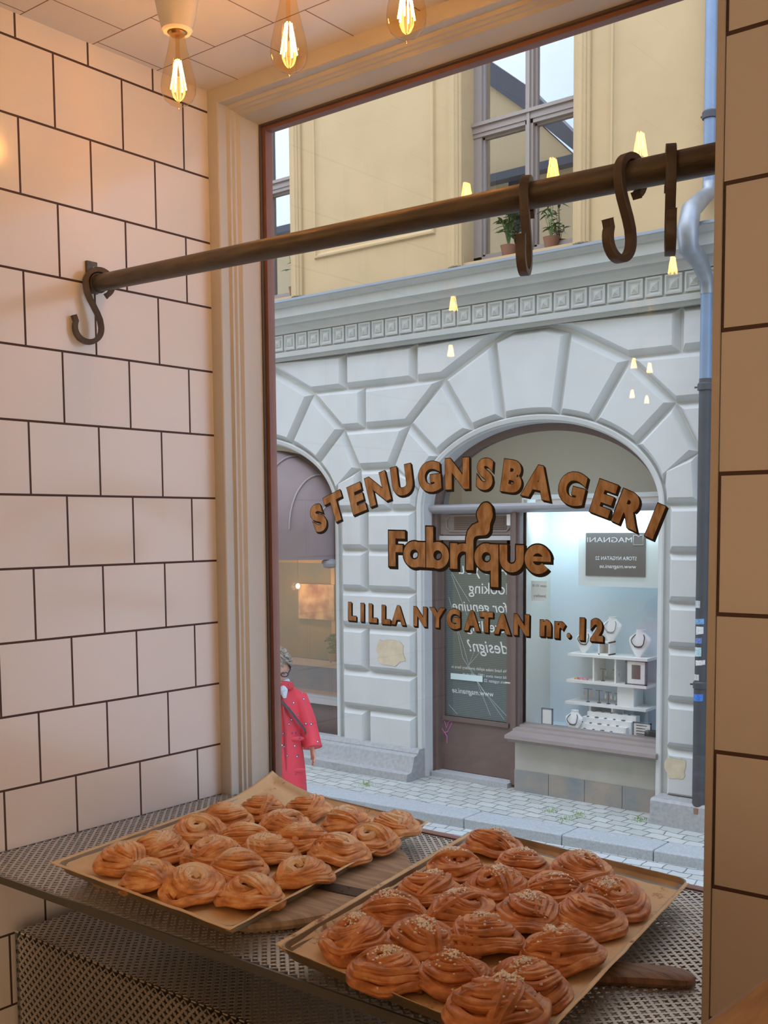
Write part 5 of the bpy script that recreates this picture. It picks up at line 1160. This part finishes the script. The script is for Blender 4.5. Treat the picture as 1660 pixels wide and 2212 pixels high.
    nt.links.new(v.outputs['Distance'],r1.inputs[0]); mx=nt.nodes.new('ShaderNodeMixRGB'); bs=nt.nodes['Principled BSDF'].inputs['Base Color']; srcl=bs.links[0].from_socket
    iv=nt.nodes.new('ShaderNodeMath'); iv.operation='LESS_THAN'; iv.inputs[1].default_value=.19; nt.links.new(v.outputs['Distance'],iv.inputs[0]); nt.links.new(iv.outputs[0],mx.inputs[0]); nt.links.new(srcl,mx.inputs[1]); nt.links.new(r1.outputs[0],mx.inputs[2]); nt.links.new(mx.outputs[0],bs)
    b=MB(); rows=[(1.385,.060,.075,.012),(1.365,.085,.115,.01),(1.335,.105,.175,.005),(1.29,.125,.205,0),(1.20,.150,.205,.01),(1.10,.165,.200,.02),(1.0,.175,.205,.02),(.93,.185,.215,.02),(.82,.195,.230,.02),(.70,.205,.240,.02),(.60,.21,.245,.02)]
    rows=[(u,rf*.92,rl*.80,of) for (u,rf,rl,of) in rows]
    n=40; vs=[];fs=[]
    for i,(u,rf,rl,of) in enumerate(rows):
        for k in range(n):
            a=2*pi*k/n; fold=1+.018*sin(7*a+i*.4)*(i/len(rows)); vs.append(W(of+rf*cos(a)*fold,rl*sin(a)*fold,u))
    for i in range(len(rows)-1):
        for k in range(n): fs.append((i*n+k,(i)*n+(k+1)%n,(i+1)*n+(k+1)%n,(i+1)*n+k))
    b.add(vs,fs)
    b.tube([W(0,.08,1.315),W(.01,.15,1.27),W(.035,.195,1.12),(W(.09,.21,1.00)),W(.13,.215,.955),W(.135,.215,.945)],[.055,.070,.070,.066,.060,.064],18)
    b.tube([W(0,-.08,1.315),W(-.02,-.15,1.27),W(-.05,-.20,1.08),W(-.03,-.25,.93)],[.055,.070,.066,.055],18)
    o=b.obj('red_raincoat',RED,t,70); s3=o.modifiers.new('t','SOLIDIFY'); s3.thickness=.006; s3.offset=1
    b=MB(); b.tube([W(.20-.0*k,.0,1.33-.0*k) if False else W(.10+.085*min(1,(1.34-u)/.2)+.008,.0,u) for k,u in enumerate([1.33,1.28,1.2,1.1,1.0,.9,.8,.7,.62])],.008,6); b.obj('front_placket',mat('coat_seam',(.45,.03,.05),.6),o)
    for s_ in (-1,1):
        for u in (1.02,.80):
            b=MB(); c=W(.165 if u>1 else .18,s_*.09,u); M3=Matrix((F_,Lf,Vector((0,0,1)))).transposed(); b.ellipsoid(c,(.012,.055,.018),14,8,M3); b.obj('pocket_flap',RED,o)
    b=MB(); b.tube([W(.03+.085*cos(a),.092*sin(a),1.385+.012*cos(2*a)) for a in [2*pi*k/20 for k in range(20)]],[.020]*20,10,closed=True,sy=1.5); b.obj('collar',RED,o)
    b=MB(); b.tube([W(.03+.066*cos(a),.068*sin(a),1.415) for a in [2*pi*k/20 for k in range(20)]],.016,10,closed=True); b.tube([W(.10,.0,1.40),W(.135,.01,1.36),W(.14,.015,1.31)],[.02,.03,.012],10); b.obj('blue_scarf',mat('scarf_blue',(.45,.58,.80),.7,col2=(.8,.85,.9),vscale=30),t)
    b=MB(); b.tube([W(.02,-.08,1.375),W(.12,-.03,1.32),W(.175,.06,1.20),W(.165,.15,1.08),W(.06,.20,1.0)],.016,8,sy=.3); b.obj('bag_strap',mat('dark_strap',(.06,.055,.065),.6),t)
    b=MB()
    for s_ in (-1,1): b.tube([W(0,s_*.09,.80),W(.10*s_*.6,s_*.09,.48),W(.10*s_*.9-.03,s_*.09,.09)],[.10,.072,.058],14)
    b.obj('dark_trousers',mat('dark_trouser',(.03,.035,.05),.8),t)
    for s_ in (-1,1):
        b=MB(); f0=.09*s_-.03; b.tube([W(f0-.05,s_*.09,.045),W(f0,s_*.09,.055),W(f0+.1,s_*.10,.04),W(f0+.17,s_*.10,.03)],[.042,.048,.042,.026],14,sy=.9); b.obj('shoe',mat('black_shoe',(.03,.03,.03),.5),t)
figure()
